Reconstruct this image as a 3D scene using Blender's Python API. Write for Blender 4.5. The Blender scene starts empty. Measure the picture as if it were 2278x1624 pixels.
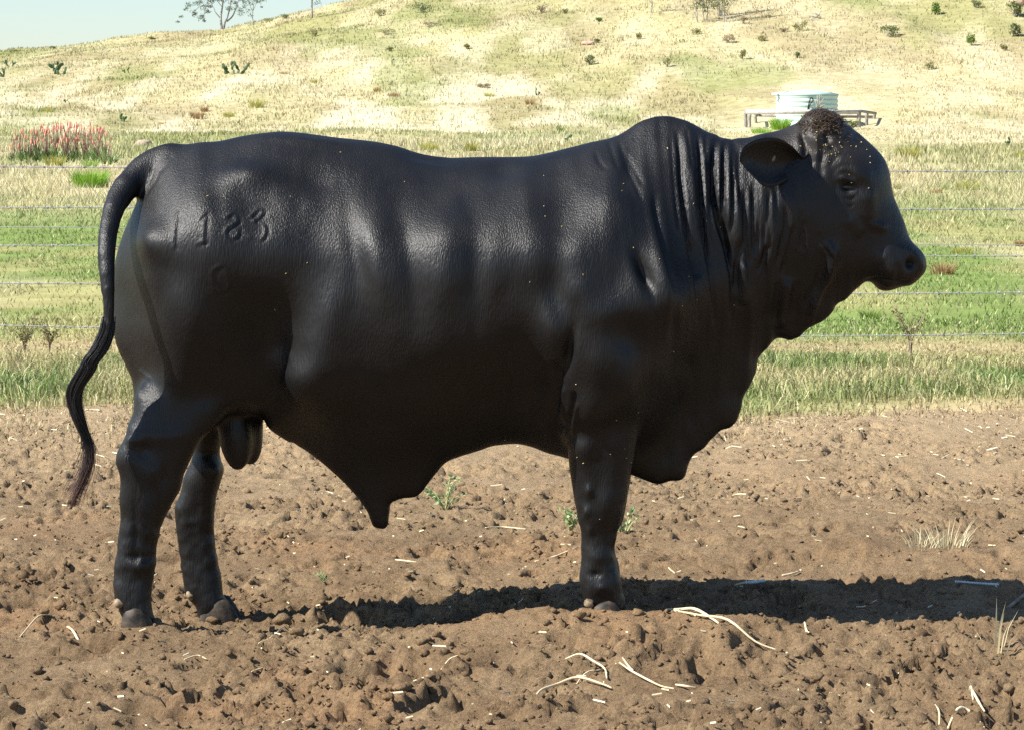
import bpy, math
import numpy as np
from mathutils import Vector, Matrix
from mathutils.bvhtree import BVHTree

# ------------------------------------------------------------------ camera, sky, sun, exposure
SC = bpy.context.scene
COL = SC.collection
CAM_H = 1.57
F_PX = 6210.0            # focal length in the 2278 px wide working scale
PITCH = math.atan((812 - 289) / F_PX)
cam_d = bpy.data.cameras.new('camera')
cam_d.sensor_width = 36.0
cam_d.lens = 36.0 * F_PX / 2278.0
cam_d.clip_start = 0.1
cam_d.clip_end = 20000
cam = bpy.data.objects.new('camera', cam_d)
COL.objects.link(cam)
cam.location = (0, 0, CAM_H)
cam.rotation_euler = (math.pi / 2 - PITCH, 0, 0)
SC.camera = cam

SUN_EL = math.radians(43)
SUN_AZ = math.radians(20)          # how far the sun stands on the camera's side of due left
SUN_DIR = Vector((-math.cos(SUN_EL) * math.cos(SUN_AZ), -math.cos(SUN_EL) * math.sin(SUN_AZ), math.sin(SUN_EL)))
world = bpy.data.worlds.new('World')
SC.world = world
world.use_nodes = True
wn = world.node_tree
bg = wn.nodes['Background']
sky = wn.nodes.new('ShaderNodeTexSky')
sky.sky_type = 'NISHITA'
sky.sun_disc = False
sky.sun_elevation = SUN_EL
sky.sun_rotation = math.atan2(SUN_DIR.x, SUN_DIR.y)
sky.air_density = 1.0
sky.dust_density = 0.35
sky.ozone_density = 4.0
wn.links.new(sky.outputs[0], bg.inputs['Color'])
bg.inputs['Strength'].default_value = 0.085
sun_d = bpy.data.lights.new('sun', 'SUN')
sun_d.energy = 5.0
sun_d.angle = math.radians(0.53)
sun_d.color = (1.0, 0.955, 0.88)
sun = bpy.data.objects.new('sun', sun_d)
COL.objects.link(sun)
sun.rotation_euler = SUN_DIR.to_track_quat('Z', 'Y').to_euler()
SC.view_settings.view_transform = 'Standard'
SC.view_settings.look = 'None'
SC.view_settings.gamma = 1.0
SC.view_settings.use_curve_mapping = False
SC.view_settings.exposure = 0.95
SC.render.engine = 'CYCLES'
SC.cycles.use_denoising = False
SC.cycles.max_bounces = 5
SC.cycles.transparent_max_bounces = 8

RNG = np.random.default_rng(7)

# ------------------------------------------------------------------ helpers
CP, SP = math.cos(PITCH), math.sin(PITCH)


def pix(px, py, D):
    """point of the plane Y = D seen at working-scale pixel (px, py)"""
    a = (np.asarray(px, float) - 1139) / F_PX
    b = (812 - np.asarray(py, float)) / F_PX
    t = D / (CP + b * SP)
    return a * t, CAM_H + (-SP + b * CP) * t


def zc(x0, y0, sc, pts):
    """magnified-view coordinates to the working scale"""
    p = np.asarray(pts, float)
    q = p.copy()
    q[:, 0] = (x0 + p[:, 0] / sc) / 1.6528
    q[:, 1] = (y0 + p[:, 1] / sc) / 1.6528
    return q


def mesh_np(name, verts, faces, cols=None, smooth=False, mat=None):
    """mesh from arrays; faces is one (n,k) array or a list of such arrays"""
    me = bpy.data.meshes.new(name)
    v = np.ascontiguousarray(verts, dtype=np.float32)
    if isinstance(faces, np.ndarray):
        faces = [faces]
    faces = [f for f in faces if len(f)]
    loops = np.concatenate([f.ravel() for f in faces]).astype(np.int32)
    tot = np.concatenate([np.full(len(f), f.shape[1], np.int32) for f in faces])
    start = np.concatenate([[0], np.cumsum(tot)[:-1]]).astype(np.int32)
    me.vertices.add(len(v))
    me.vertices.foreach_set('co', v.ravel())
    me.loops.add(len(loops))
    me.loops.foreach_set('vertex_index', loops)
    me.polygons.add(len(tot))
    me.polygons.foreach_set('loop_start', start)
    me.polygons.foreach_set('loop_total', tot)
    if smooth:
        me.polygons.foreach_set('use_smooth', np.ones(len(tot), bool))
    if cols is not None:
        ca = me.color_attributes.new('tint', 'FLOAT_COLOR', 'POINT')
        c = np.ones((len(v), 4), np.float32)
        c[:, :3] = cols
        ca.data.foreach_set('color', c.ravel())
    me.update(calc_edges=True)
    if mat is not None:
        me.materials.append(mat)
    return me


def link(name, me, parent=None, label=None, cat=None, group=None, kind=None, loc=None):
    o = bpy.data.objects.new(name, me)
    COL.objects.link(o)
    if parent is not None:
        o.parent = parent
    if loc is not None:
        o.location = loc
    if label:
        o['label'] = label
    if cat:
        o['category'] = cat
    if group:
        o['group'] = group
    if kind:
        o['kind'] = kind
    return o


def thing(name, loc, label, cat, group=None):
    return link(name, None, None, label, cat, group, None, loc)


def nodes_mat(name):
    m = bpy.data.materials.new(name)
    m.use_nodes = True
    nt = m.node_tree
    return m, nt, nt.nodes['Principled BSDF'], nt.nodes, nt.links


def tint_mat(name, rough=0.7, transl=0.0, spec=0.3):
    m, nt, b, N, L = nodes_mat(name)
    a = N.new('ShaderNodeVertexColor')
    a.layer_name = 'tint'
    L.new(a.outputs['Color'], b.inputs['Base Color'])
    b.inputs['Roughness'].default_value = rough
    b.inputs['Specular IOR Level'].default_value = spec
    if transl > 0:
        t = N.new('ShaderNodeBsdfTranslucent')
        L.new(a.outputs['Color'], t.inputs['Color'])
        mx = N.new('ShaderNodeMixShader')
        mx.inputs[0].default_value = transl
        L.new(b.outputs[0], mx.inputs[1])
        L.new(t.outputs[0], mx.inputs[2])
        L.new(mx.outputs[0], N['Material Output'].inputs['Surface'])
    return m


def noise_mat(name, c1, c2, scale=8.0, rough=0.8, bump=0.3, bscale=30.0, bdist=0.01, spec=0.3, detail=5.0):
    m, nt, b, N, L = nodes_mat(name)
    tc = N.new('ShaderNodeTexCoord')
    n = N.new('ShaderNodeTexNoise')
    n.inputs['Scale'].default_value = scale
    n.inputs['Detail'].default_value = detail
    L.new(tc.outputs['Object'], n.inputs['Vector'])
    r = N.new('ShaderNodeValToRGB')
    r.color_ramp.elements[0].position = 0.35
    r.color_ramp.elements[1].position = 0.68
    r.color_ramp.elements[0].color = (*c1, 1)
    r.color_ramp.elements[1].color = (*c2, 1)
    L.new(n.outputs['Fac'], r.inputs[0])
    L.new(r.outputs[0], b.inputs['Base Color'])
    b.inputs['Roughness'].default_value = rough
    b.inputs['Specular IOR Level'].default_value = spec
    if bump:
        n2 = N.new('ShaderNodeTexNoise')
        n2.inputs['Scale'].default_value = bscale
        n2.inputs['Detail'].default_value = 5
        L.new(tc.outputs['Object'], n2.inputs['Vector'])
        bp = N.new('ShaderNodeBump')
        bp.inputs['Strength'].default_value = bump
        bp.inputs['Distance'].default_value = bdist
        L.new(n2.outputs['Fac'], bp.inputs['Height'])
        L.new(bp.outputs[0], b.inputs['Normal'])
    return m


_LAT = np.random.default_rng(99).random((256, 256))


def vnoise(x, y):
    """smooth lattice noise 0..1"""
    xi = np.floor(x).astype(int)
    yi = np.floor(y).astype(int)
    fx = x - xi
    fy = y - yi
    fx = fx * fx * fx * (fx * (fx * 6 - 15) + 10)
    fy = fy * fy * fy * (fy * (fy * 6 - 15) + 10)
    a = _LAT[xi & 255, yi & 255]
    b = _LAT[(xi + 1) & 255, yi & 255]
    c = _LAT[xi & 255, (yi + 1) & 255]
    d = _LAT[(xi + 1) & 255, (yi + 1) & 255]
    return (a * (1 - fx) + b * fx) * (1 - fy) + (c * (1 - fx) + d * fx) * fy


def fbm(x, y, octv=4, gain=0.5):
    s = 0
    a = 1
    t = 0
    for i in range(octv):
        c, sn = math.cos(0.7 * i), math.sin(0.7 * i)
        s = s + a * vnoise((x * c - y * sn) * 2 ** i + 17.3 * i, (x * sn + y * c) * 2 ** i + 5.1 * i)
        t += a
        a *= gain
    return s / t


def sstep(a, b, x):
    t = np.clip((x - a) / (b - a), 0, 1)
    return t * t * (3 - 2 * t)


def catmull(P, n=6, closed=False):
    P = np.asarray(P, float)
    if closed:
        Q = np.vstack([P[-1], P, P[0], P[1]])
    else:
        Q = np.vstack([2 * P[0] - P[1], P, 2 * P[-1] - P[-2]])
    out = []
    m = len(P) if closed else len(P) - 1
    t = np.linspace(0, 1, n, endpoint=False)[:, None]
    for i in range(m):
        p0, p1, p2, p3 = Q[i], Q[i + 1], Q[i + 2], Q[i + 3]
        out.append(0.5 * (2 * p1 + (p2 - p0) * t + (2 * p0 - 5 * p1 + 4 * p2 - p3) * t ** 2 + (3 * p1 - p0 - 3 * p2 + p3) * t ** 3))
    out = np.vstack(out)
    if not closed:
        out = np.vstack([out, P[-1]])
    return out


def tube(path, rad, sides=6, cap=True):
    """verts, quad faces of a swept tube"""
    path = np.asarray(path, float)
    n = len(path)
    rad = np.broadcast_to(np.asarray(rad, float), (n,))
    tg = np.gradient(path, axis=0)
    tg /= np.linalg.norm(tg, axis=1, keepdims=True) + 1e-9
    ref = np.array([0.0, 0, 1]) if abs(tg[:, 2]).mean() < 0.8 else np.array([1.0, 0, 0])
    u = np.cross(tg, ref)
    u /= np.linalg.norm(u, axis=1, keepdims=True) + 1e-9
    w = np.cross(tg, u)
    an = np.linspace(0, 2 * np.pi, sides, endpoint=False)
    V = path[:, None] + rad[:, None, None] * (np.cos(an)[None, :, None] * u[:, None] + np.sin(an)[None, :, None] * w[:, None])
    V = V.reshape(-1, 3)
    i = np.arange(n - 1)[:, None] * sides
    j = np.arange(sides)[None]
    k = (j + 1) % sides
    F = np.stack([i + j, i + k, i + sides + k, i + sides + j], -1).reshape(-1, 4)
    if cap:
        V = np.vstack([V, path[0], path[-1]])
        c0, c1 = len(V) - 2, len(V) - 1
        jj = np.arange(sides)
        kk = (jj + 1) % sides
        F0 = np.stack([kk, jj, np.full(sides, c0), np.full(sides, c0)], -1)
        b = (n - 1) * sides
        F1 = np.stack([b + jj, b + kk, np.full(sides, c1), np.full(sides, c1)], -1)
        return V, F, np.vstack([F0, F1])[:, :3]
    return V, F, np.zeros((0, 3), int)


class MB:
    """collects pieces of ONE mesh"""
    def __init__(s):
        s.v = []
        s.q = []
        s.t = []
        s.c = []
        s.n = 0

    def add(s, V, Q=None, T=None, col=None):
        V = np.asarray(V, float)
        s.v.append(V)
        if Q is not None and len(Q):
            s.q.append(np.asarray(Q) + s.n)
        if T is not None and len(T):
            s.t.append(np.asarray(T) + s.n)
        if col is not None:
            s.c.append(np.broadcast_to(np.asarray(col, float), V.shape))
        s.n += len(V)

    def tube(s, path, rad, sides=6, col=None):
        V, Q, T = tube(path, rad, sides)
        s.add(V, Q, T, col)

    def box(s, c, h, R=None, col=None):
        V = np.array([[x, y, z] for x in (-1, 1) for y in (-1, 1) for z in (-1, 1)], float) * h
        if R is not None:
            V = V @ np.asarray(R).T
        V = V + np.asarray(c)
        Q = [[0, 1, 3, 2], [4, 6, 7, 5], [0, 4, 5, 1], [2, 3, 7, 6], [0, 2, 6, 4], [1, 5, 7, 3]]
        s.add(V, np.array(Q), None, col)

    def mesh(s, name, mat, smooth=False):
        fs = []
        if s.q:
            fs.append(np.vstack(s.q))
        if s.t:
            fs.append(np.vstack(s.t))
        return mesh_np(name, np.vstack(s.v), fs, np.vstack(s.c) if s.c else None, smooth, mat)


def ico(sub=1):
    import bmesh
    bm = bmesh.new()
    bmesh.ops.create_icosphere(bm, subdivisions=sub, radius=1)
    V = np.array([v.co[:] for v in bm.verts])
    T = np.array([[v.index for v in f.verts] for f in bm.faces])
    bm.free()
    return V, T


ICO1 = ico(1)
ICO2 = ico(2)
ICO3 = ico(3)


# ------------------------------------------------------------------ the land
def hill_crest(x):
    xs = np.array([-400, -150, -80, -47.6, -26.8, -12.9, 0, 25, 60, 150, 400])
    zs = np.array([1.0, 3.0, 6.2, 8.9, 11.0, 13.9, 16.6, 21.5, 27, 36, 30])
    return np.interp(x, xs, zs)


def land(x, y):
    x = np.asarray(x, float)
    y = np.asarray(y, float)
    base = 0.65 * sstep(35, 80, y) + 0.85 * sstep(75, 165, y)
    t = np.clip((y - 140) / 128, 0, 4)
    prof = np.where(t < 1, t * t * (3 - 2 * t) * 0.55 + 0.45 * t ** 1.35, 1 - 0.35 * (t - 1) ** 2)
    prof = np.maximum(prof, -1.5)
    z = base + (hill_crest(x) - 1.5) * prof
    amp = sstep(18, 80, y) * 0.12 + sstep(80, 200, y) * 0.55
    z = z + amp * (fbm(x * 0.12 + 40, y * 0.10, 3) - 0.5) * 2
    return z


def yard(x, y):
    """broad shape of the soft dirt yard"""
    z = 0.05 * (fbm(x * 0.9 + 3, y * 0.9 + 8, 2) - 0.5) * 2
    hol = np.exp(-((y - 9.45) / 0.75) ** 4)
    z = z * (1 - hol) - 0.034 * hol
    crest = 8.60 + 0.05 * np.sin(x * 2.3 + 1) + 0.03 * np.sin(x * 5.1)
    h = 0.028 + 0.035 * sstep(-0.35, 0.15, x) + 0.012 * np.sin(x * 3.1 + 0.5)
    z = z + h * np.exp(-((y - crest) / np.where(y > crest, 0.13, 0.35)) ** 2)
    z = z - (0.035 + 0.012 * np.sin(x * 2.1 + 2)) * np.exp(-((y - 9.08) / 0.27) ** 2)
    z = z + 0.045 * np.exp(-(((x - 1.25) / 0.35) ** 2 + ((y - 10.35) / 0.25) ** 2))   # mound that carries the dry tussock
    z = z + (land(x, y)) * sstep(14.5, 16.2, y)
    return z


def ground_hit(px, py, dmin=12, dmax=600):
    """where the view ray through a working-scale pixel meets the land"""
    a = (px - 1139) / F_PX
    b = (812 - py) / F_PX
    d = np.array([a, CP + b * SP, -SP + b * CP])
    d = d / d[1]
    ys = np.concatenate([np.arange(dmin, 60, 0.05), np.arange(60, dmax, 0.2)])
    z = CAM_H + d[2] * ys
    g = land(d[0] * ys, ys)
    k = np.argmax(z < g)
    if not (z < g).any():
        k = np.argmin(z - g)
    return np.array([d[0] * ys[k], ys[k], g[k]])


def grid_mesh(name, xs, ys, zf, mat, smooth=True, cols=None):
    X, Y = np.meshgrid(xs, ys, indexing='ij')
    Z = zf(X, Y)
    nx, ny = X.shape
    V = np.stack([X, Y, Z], -1).reshape(-1, 3)
    i = np.arange(nx - 1)[:, None] * ny
    j = np.arange(ny - 1)[None]
    F = np.stack([i + j, i + ny + j, i + ny + j + 1, i + j + 1], -1).reshape(-1, 4)
    return mesh_np(name, V, F, cols(X, Y).reshape(-1, 3) if cols else None, smooth, mat)


# --- colour of the pasture as it lies (dry straw, green patches, reddish seed heads, bare soil)
STRAW = np.array([0.61, 0.545, 0.325])
PALE = np.array([0.80, 0.73, 0.52])
OLIVE = np.array([0.40, 0.385, 0.18])
GREEN = np.array([0.17, 0.27, 0.055])
RUST = np.array([0.43, 0.35, 0.205])
SOILC = np.array([0.34, 0.235, 0.145])


def mix(a, b, t):
    t = np.asarray(t)[..., None]
    return a * (1 - t) + b * t


def pasture(x, y):
    n1 = fbm(x * 0.11 + 9, y * 0.030 + 3, 5)
    n2 = fbm(x * 0.33 + 50, y * 0.085 + 20, 5)
    n3 = fbm(x * 0.20 + 90, y * 0.055 + 70, 5)
    # hill: straw with olive and rust patches, paler low on the slope
    c = mix(STRAW, OLIVE, np.clip(sstep(0.40, 0.62, n1) * 0.75 + sstep(165, 230, y) * 0.45, 0, 1))
    c = mix(c, RUST, sstep(0.47, 0.66, n3) * 0.55 * sstep(120, 180, y))
    pale_band = 1.25 * np.exp(-((y - 158) / 42) ** 2) * (1 - 0.6 * sstep(-10, 25, x))
    c = mix(c, PALE, np.clip(sstep(0.40, 0.66, n2) * (0.22 + 0.6 * pale_band), 0, 1))
    c = mix(c, np.array([0.27, 0.32, 0.10]), sstep(0.56, 0.72, fbm(x * 0.15 + 200, y * 0.045, 4)) * 0.55)
    # flat paddock: green lawn between about 21 and 45 m
    n4 = fbm(x * 0.9 + 7, y * 0.22 + 2, 5)
    g = mix(np.array([0.23, 0.315, 0.09]), np.array([0.43, 0.41, 0.18]), sstep(0.48, 0.74, n4))
    g = mix(g, STRAW * 0.95, sstep(0.62, 0.75, n2) * 0.7)
    wg = (1 - sstep(36, 58, y + 14 * (n1 - 0.5)))
    c = mix(c, g, wg)
    # pale trampled strip just beyond the fence, green verge on this side, straw edge to the dirt
    ws = np.exp(-((y - 20.0 - 1.2 * (n4 - 0.5)) / 1.0) ** 2)
    c = mix(c, np.array([0.50, 0.40, 0.23]), ws * 0.85)
    wv = sstep(15.2, 16.4, y + 2.2 * (fbm(x * 0.75 + 5, y * 0.5 + 1, 3) - 0.5)) * (1 - sstep(18.2, 19.3, y))
    gv = mix(np.array([0.21, 0.30, 0.09]), np.array([0.48, 0.43, 0.22]), sstep(0.40, 0.62, fbm(x * 0.9 + 31, y * 0.8, 3)))
    c = mix(c, gv, wv)
    rag = 2.2 * (fbm(x * 0.75 + 5, y * 0.5 + 1, 3) - 0.5)
    we = 1 - sstep(15.2, 16.5, y + rag)
    c = mix(c, np.array([0.50, 0.40, 0.23]), we)
    return c


# ground below the grass: a little browner than the grass that grows on it
def land_mat():
    m, nt, b, N, L = nodes_mat('pasture_ground')
    a = N.new('ShaderNodeVertexColor')
    a.layer_name = 'tint'
    tc = N.new('ShaderNodeTexCoord')
    n = N.new('ShaderNodeTexNoise')
    n.inputs['Scale'].default_value = 1.3
    n.inputs['Detail'].default_value = 9
    n.inputs['Roughness'].default_value = 0.7
    L.new(tc.outputs['Object'], n.inputs['Vector'])
    r = N.new('ShaderNodeValToRGB')
    r.color_ramp.elements[0].position = 0.33
    r.color_ramp.elements[1].position = 0.66
    r.color_ramp.elements[0].color = (0.62, 0.58, 0.52, 1)
    r.color_ramp.elements[1].color = (1.0, 1.0, 0.95, 1)
    L.new(n.outputs['Fac'], r.inputs[0])
    mx = N.new('ShaderNodeMixRGB')
    mx.blend_type = 'MULTIPLY'
    mx.inputs[0].default_value = 1
    L.new(a.outputs['Color'], mx.inputs[1])
    L.new(r.outputs[0], mx.inputs[2])
    L.new(mx.outputs[0], b.inputs['Base Color'])
    b.inputs['Roughness'].default_value = 0.95
    b.inputs['Specular IOR Level'].default_value = 0.1
    return m


M_LAND = land_mat()
M_GRASS = tint_mat('grass_blades', 0.65, 0.3, 0.2)


def land_cols(X, Y):
    return np.clip(pasture(X, Y) * 0.92, 0, 1)


ysl = np.concatenate([np.linspace(15.3, 40, 80), np.linspace(40.3, 120, 90)[1:], np.linspace(120.8, 300, 150)[1:], np.geomspace(304, 6000, 40)])
xsl = np.concatenate([-np.geomspace(5000, 61, 26), np.linspace(-60, 60, 200), np.geomspace(61, 5000, 26)])
link('pasture', grid_mesh('pasture', xsl, ysl, lambda X, Y: land(X, Y) - 0.07 * (1 - sstep(15.4, 16.0, Y)), M_LAND, True, land_cols), kind='structure')
ysn = np.concatenate([-np.geomspace(600, 6, 12), np.linspace(-5, 17.5, 30)])
link('ground', grid_mesh('ground', np.concatenate([-np.geomspace(5000, 11, 16), np.linspace(-10, 10, 30), np.geomspace(11, 5000, 16)]), ysn,
                         lambda X, Y: -0.16 + 0 * X, noise_mat('yard_earth', (0.20, 0.13, 0.08), (0.30, 0.21, 0.13), 3.0)), kind='structure')


# --- the dirt yard
def dirt_mat():
    m, nt, b, N, L = nodes_mat('yard_dirt')
    tc = N.new('ShaderNodeTexCoord')

    def noise(scale, detail=6, rough=0.6):
        n = N.new('ShaderNodeTexNoise')
        n.inputs['Scale'].default_value = scale
        n.inputs['Detail'].default_value = detail
        n.inputs['Roughness'].default_value = rough
        L.new(tc.outputs['Object'], n.inputs['Vector'])
        return n

    def ramp(src, p0, c0, p1, c1):
        r = N.new('ShaderNodeValToRGB')
        r.color_ramp.elements[0].position = p0
        r.color_ramp.elements[1].position = p1
        r.color_ramp.elements[0].color = (*c0, 1)
        r.color_ramp.elements[1].color = (*c1, 1)
        L.new(src, r.inputs[0])
        return r

    def mixc(f, a, c, mode='MIX'):
        mx = N.new('ShaderNodeMixRGB')
        mx.blend_type = mode
        if isinstance(f, float):
            mx.inputs[0].default_value = f
        else:
            L.new(f, mx.inputs[0])
        L.new(a, mx.inputs[1])
        if isinstance(c, tuple):
            mx.inputs[2].default_value = (*c, 1)
        else:
            L.new(c, mx.inputs[2])
        return mx.outputs[0]
    base = ramp(noise(2.2).outputs['Fac'], 0.32, (0.208, 0.138, 0.078), 0.68, (0.335, 0.238, 0.140))
    red = ramp(noise(0.9, 4).outputs['Fac'], 0.52, (0, 0, 0), 0.68, (1, 1, 1))
    c = mixc(red.outputs[0], base.outputs[0], (0.32, 0.205, 0.113))
    sp = N.new('ShaderNodeSeparateXYZ')
    L.new(tc.outputs['Object'], sp.inputs[0])
    mr = N.new('ShaderNodeMapRange')
    mr.inputs['From Min'].default_value = 10.3
    mr.inputs['From Max'].default_value = 15.0
    mr.inputs['To Max'].default_value = 0.8
    L.new(sp.outputs['Y'], mr.inputs['Value'])
    c = mixc(mr.outputs[0], c, (0.47, 0.355, 0.215))       # drier, paler dust towards the grass
    speck = ramp(noise(85, 6, 0.75).outputs['Fac'], 0.34, (0.62, 0.60, 0.58), 0.66, (1.24, 1.24, 1.22))
    c = mixc(1.0, c, speck.outputs[0], 'MULTIPLY')
    L.new(c, b.inputs['Base Color'])
    b.inputs['Roughness'].default_value = 0.95
    b.inputs['Specular IOR Level'].default_value = 0.12
    bp = N.new('ShaderNodeBump')
    bp.inputs['Strength'].default_value = 0.95
    bp.inputs['Distance'].default_value = 0.014
    L.new(noise(115, 8, 0.78).outputs['Fac'], bp.inputs['Height'])
    L.new(bp.outputs[0], b.inputs['Normal'])
    return m


M_DIRT = dirt_mat()
rg = np.random.default_rng(11)
PITS = np.stack([rg.uniform(-4, 4, 220), rg.uniform(6.6, 14.5, 220), rg.uniform(0.03, 0.10, 220), rg.uniform(0.012, 0.05, 220)], -1)
# hollows trodden by hooves where the photograph shows dark pockets
PITP = [(850, 1500, .17, .075), (1030, 1575, .15, .07), (30, 1590, .2, .06), (170, 1575, .1, .04), (1530, 1455, .14, .06), (120, 1060, .14, .05), (230, 1430, .11, .045),
        (140, 1395, .08, .035), (400, 1590, .1, .04), (1740, 1190, .11, .05), (1600, 1190, .08, .03), (2240, 1235, .12, .06), (60, 1350, .12, .04), (1690, 1440, .1, .04), (1320, 1600, .12, .05),
        (300, 1585, .1, .04), (690, 1205, .08, .03), (560, 1290, .07, .03), (1500, 1600, .09, .04), (2060, 1610, .1, .04), (1860, 1290, .08, .03), (620, 1190, .08, .03), (1100, 1480, .1, .035)]


def yard_hit(px, py):
    a = (px - 1139) / F_PX
    b = (812 - py) / F_PX
    d = np.array([a, CP + b * SP, -SP + b * CP])
    d = d / d[1]
    ys = np.arange(6.2, 16, 0.01)
    g = yard(d[0] * ys, ys)
    z = CAM_H + d[2] * ys
    k = np.argmax(z < g)
    return np.array([d[0] * ys[k], ys[k], g[k]])


PITS = np.vstack([PITS] + [np.array([[*yard_hit(p, q)[:2], r, dp]]) for p, q, r, dp in PITP])
FEET = []          # (x, y, r, z) filled in once the bull is placed: the soil is pressed to the hoof


def dirt_z(X, Y, fine=True):
    z = yard(X, Y)
    fade = 1 - 0.45 * sstep(12.0, 15.0, Y)
    a = fbm(X * 3.1, Y * 3.1, 3)
    z = z + 0.030 * fade * (a - 0.5) * 2 * (1 - 0.5 * np.exp(-((Y - 9.0) / 0.5) ** 2))
    c1 = 1 - np.abs(2 * fbm(X * 9 + 3, Y * 9 + 1, 3) - 1)      # billowed crumbs
    mask = sstep(0.38, 0.62, fbm(X * 1.7 + 60, Y * 1.7 + 10, 3))
    z = z - 0.020 * fade * (c1 - 0.7) * (0.35 + 0.65 * mask)
    if fine:
        c2 = fbm(X * 26, Y * 26, 3, 0.6)
        z = z + 0.026 * fade * (c2 - 0.5) * 2 * (0.25 + 0.75 * mask)
        pk = fbm(X * 6.5 + 21, Y * 6.5 + 77, 4, 0.62)              # ragged pockets between the clods
        z = z - 0.042 * fade * sstep(0.60, 0.68, pk) * (0.3 + 0.7 * mask) + 0.012 * fade * sstep(0.50, 0.60, pk) * (1 - sstep(0.60, 0.64, pk))
        c3 = fbm(X * 47, Y * 47, 2, 0.7)
        z = z + 0.017 * fade * (c3 - 0.5) * 2 * (0.3 + 0.7 * mask)
    for px, py, r, dp in PITS:
        m = (np.abs(X - px) < 2.4 * r) & (np.abs(Y - py) < 2.4 * r)
        if m.any():
            xx, yy = X[m] - px, Y[m] - py
            q = np.hypot(xx, yy * 1.15) / r * (0.75 + 0.5 * vnoise(X[m] * 22, Y[m] * 22))
            z[m] += -dp * (1 - sstep(0.55, 1.0, q)) + 0.30 * dp * np.exp(-((q - 1.25) / 0.28) ** 2)
    z = z - (0.10 + z) * sstep(15.6, 16.2, Y)
    for fx, fy, r, fz in FEET:
        q = np.hypot(X - fx, (Y - fy) * 1.2) / r
        w = np.exp(-(q / 1.1) ** 4)
        z = z * (1 - w) + fz * w
    return z


# ------------------------------------------------------------------ the bull
D0 = 9.0
HZ = lambda p: zc(2500, 300, 1.624, p)       # head view
NZ = lambda p: zc(2000, 400, 1.8044, p)      # neck view
RZ = lambda p: zc(300, 400, 1.624, p)        # rump view
LZ = lambda p: zc(200, 1300, 1.476, p)       # hind legs view
FZ = lambda p: zc(1900, 1200, 1.353, p)      # foreleg view
BZ = lambda p: zc(1000, 1300, 2.03, p)       # belly view
TZ = lambda p: zc(1250, 0, 1.8224, p)        # back view

outline = np.vstack([
    RZ([(330, 560), (345, 480), (380, 380), (430, 300), (480, 245), (500, 237), (560, 220), (640, 212), (720, 200), (800, 197), (860, 187), (920, 172), (1000, 157), (1080, 147), (1160, 138), (1230, 138), (1300, 143), (1400, 156), (1500, 170)]),
    TZ([(100, 935), (200, 945), (300, 962), (400, 985), (500, 1020), (600, 1043), (700, 1055), (760, 1060), (860, 1055), (1000, 1053), (1150, 1053), (1280, 1048), (1400, 1025), (1500, 1000), (1600, 975), (1700, 950), (1800, 930), (1880, 900), (1940, 860), (2000, 820), (2060, 795)]),
    NZ([(780, 46), (860, 53), (930, 74), (1000, 104), (1050, 135), (1100, 160), (1140, 170), (1163, 181), (1172, 202), (1200, 192), (1224, 205), (1233, 220), (1258, 200), (1310, 193)]),
    HZ([(410, 338), (440, 326), (500, 310), (560, 300), (620, 282), (660, 268), (690, 252), (722, 236), (732, 208), (760, 180), (800, 163), (850, 158), (900, 168), (940, 190), (965, 215), (1000, 255), (1040, 285), (1090, 325), (1140, 370), (1180, 410), (1215, 450), (1240, 500), (1255, 550), (1265, 620), (1275, 680), (1295, 730), (1320, 790), (1345, 850), (1365, 920), (1385, 955), (1420, 990), (1450, 1020), (1470, 1065), (1477, 1100), (1470, 1130), (1450, 1160), (1420, 1190), (1380, 1222), (1340, 1225), (1300, 1235), (1265, 1250), (1220, 1257), (1185, 1245), (1160, 1220), (1145, 1200), (1110, 1197), (1085, 1215), (1060, 1240), (1030, 1265), (1000, 1305), (960, 1325), (935, 1335), (925, 1370), (900, 1400), (860, 1435), (820, 1455), (770, 1475), (740, 1505), (720, 1530), (690, 1545), (650, 1550), (610, 1540), (580, 1530), (555, 1555)]),
    FZ([(1240, 120), (1205, 160), (1195, 220), (1175, 270), (1150, 320), (1130, 345), (1125, 390), (1110, 440), (1085, 490), (1050, 510), (1015, 515), (990, 545), (955, 575), (940, 605), (895, 628), (870, 655), (855, 690), (845, 730), (830, 760), (800, 772), (760, 765), (745, 775), (700, 787), (650, 770), (610, 755), (560, 735), (400, 700), (300, 670)]),
    BZ([(2150, 765), (2050, 740), (1950, 700), (1850, 675), (1800, 672), (1720, 680), (1640, 690), (1560, 720), (1480, 745), (1400, 770), (1330, 795), (1280, 830), (1240, 880), (1200, 930), (1150, 1000), (1090, 1065), (1050, 1082), (990, 1080), (930, 1095), (888, 1107), (882, 1150), (888, 1200), (880, 1260), (855, 1320), (820, 1328), (780, 1315), (745, 1288), (735, 1260), (720, 1210), (690, 1150), (640, 1080), (580, 1010), (500, 930), (400, 840), (300, 760), (200, 690), (140, 655)]),
    LZ([(1340, 530), (1270, 480), (1210, 440), (1165, 405), (1145, 370), (1130, 335), (1108, 318), (1040, 322), (960, 330), (900, 372), (800, 395), (650, 410), (520, 400), (445, 360), (436, 300), (432, 220), (425, 150), (410, 110), (385, 60), (362, 5)]),
    RZ([(270, 1560), (235, 1480), (205, 1400), (190, 1320), (188, 1200), (188, 1100), (190, 1000), (200, 920), (215, 850), (235, 790), (260, 720), (290, 655), (312, 600)]),
])

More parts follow.
